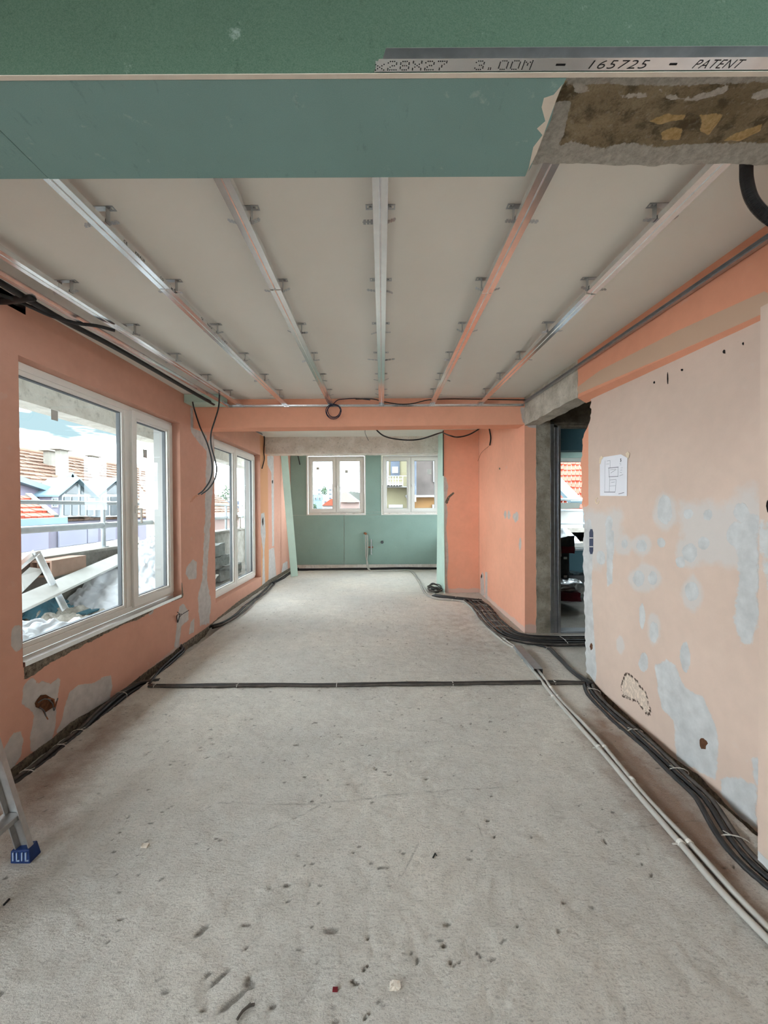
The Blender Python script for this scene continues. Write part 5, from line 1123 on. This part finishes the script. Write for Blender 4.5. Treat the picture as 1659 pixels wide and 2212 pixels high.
for y in (1203, 1243): MB().box(*yb(5.84, 1218, 1225, y, y + 5, .012)).build('latch', M['tie'], cs)
o = rough_box('backpack', *yb(5.75, 1196, 1242, 1160, 1194, .3), .04, .03, M['cable'], 5); tag(o, 'black backpack lying on top of the tall case in the dark room', 'backpack')
M['red'] = simple('dark_red_fabric', S(90, 19, 32), .8, 0, .2, 8, .3, 40)
o = rough_box('red_lining', *yb(5.72, 1214, 1240, 1180, 1196, .06), .03, .025, M['red'], 6); o.parent = bpy.data.objects['backpack']
o = rough_box('plastic_bag', *yb(5.6, 1214, 1262, 1258, 1290, .3), .04, .06, M['steel_d'], 5); tag(o, 'grey foil bag on the floor of the dark room', 'bag')
o = rough_box('red_toolbag', *yb(5.5, 1200, 1254, 1281, 1299, .3), .04, .02, M['red'], 5); tag(o, 'dark red tool bag on the floor of the dark room', 'bag')
o = rough_box('tool_chest', *yb(5.98, 1228, 1290, 1243, 1296, .25), .05, .01, M['cable'], 5); tag(o, 'black chest under the window of the dark room', 'chest')
tl = empty('loose_tools', 'silver tools lying on the black chest in the dark room', 'tools')
for a, c in (((1230, 1236), (1256, 1243)), ((1236, 1242), (1258, 1236)), ((1228, 1233), (1250, 1236))): MB().bar(onY(6.0, *a) , onY(6.05, *c), .02, .015).build('tool_shaft', M['steel'], tl)
MB().prism([onY(4.72, *p) for p in ((1199, 1092), (1207, 1092), (1213, 1202), (1206, 1204))], (0, .012, 0)).build('spirit_level', M['tie'])
lv = bpy.data.objects['spirit_level']; tag(lv, 'white slotted lath leaning on the steel frame of the doorway', 'lath')
for y in (1148, 1186, 1194): MB().prism([onY(4.718, *p) for p in ((1206, y), (1209, y), (1209.5, y + 5), (1206.5, y + 5))], (0, .002, 0)).build('slot', M['void'], lv)
# roof seen through the window of that room
h4 = empty('orange_roof_house', 'house with an orange tiled roof outside the room behind the doorway', 'house')
tiles('roof_tiles', M['roof_red'], onY(10, 1190, 1100), onY(10, 1330, 1100), onY(13, 1190, 985), onY(13, 1330, 985), 9, 16, .05, h4, 8)
MB().bar(onY(9.9, 1208, 985) + Vector((0, 2.0, 0.35)), onY(9.7, 1246, 1086), .36, .1).build('flashing', M['sheet'], h4)
MB().box(*yb(10.05, 1180, 1330, 1096, 1400, 3)).build('wall', M['facade'], h4)
MB().prism([onY(9.6, *p) for p in ((1200, 1086), (1254, 1086), (1252, 1098), (1200, 1100))], (0, .3, 0)).build('dormer_roof', M['roof_dark'], h4)
rw_ = empty('terrace_railing', 'white terrace railing outside the room behind the doorway', 'railing')
for y, t in ((1079, .03), (1103, .03), (1131, .025)): MB().tube([onY(8.6, 1180, y), onY(8.6, 1330, y - 1)], t, 8).build('rail', M['white_metal'], rw_, smooth=True)
for x in (1188, 1262, 1325): MB().tube([onY(8.6, x, 1079), onY(8.6, x, 1150)], .025, 8).build('post', M['white_metal'], rw_, smooth=True)
tb = MB().box(*yb(8.5, 1150, 1340, 1140, 1170, .2)); tb.build('terrace_coping', M['render_pale'], rw_)
box_struct('floor_terrace', M['render_pale'], (2.0, 6, 6.5, 9.2, -.2, .05)); box_struct('wall_terrace', M['render_pale'], (2.0, 6, 8.5, 8.7, 0, onY(8.5, 1230, 1150).z))
heap('dust_sheet', M['cloth'], 2.9, 3.9, 6.9, 7.7, lambda u, v: .5 + .55 * np.sin(u * 3.1) * np.sin(v * 3.1), 26, 30, .15, 49, 5, 'white dust sheet heaped on the terrace behind the doorway room', 'dust sheet')
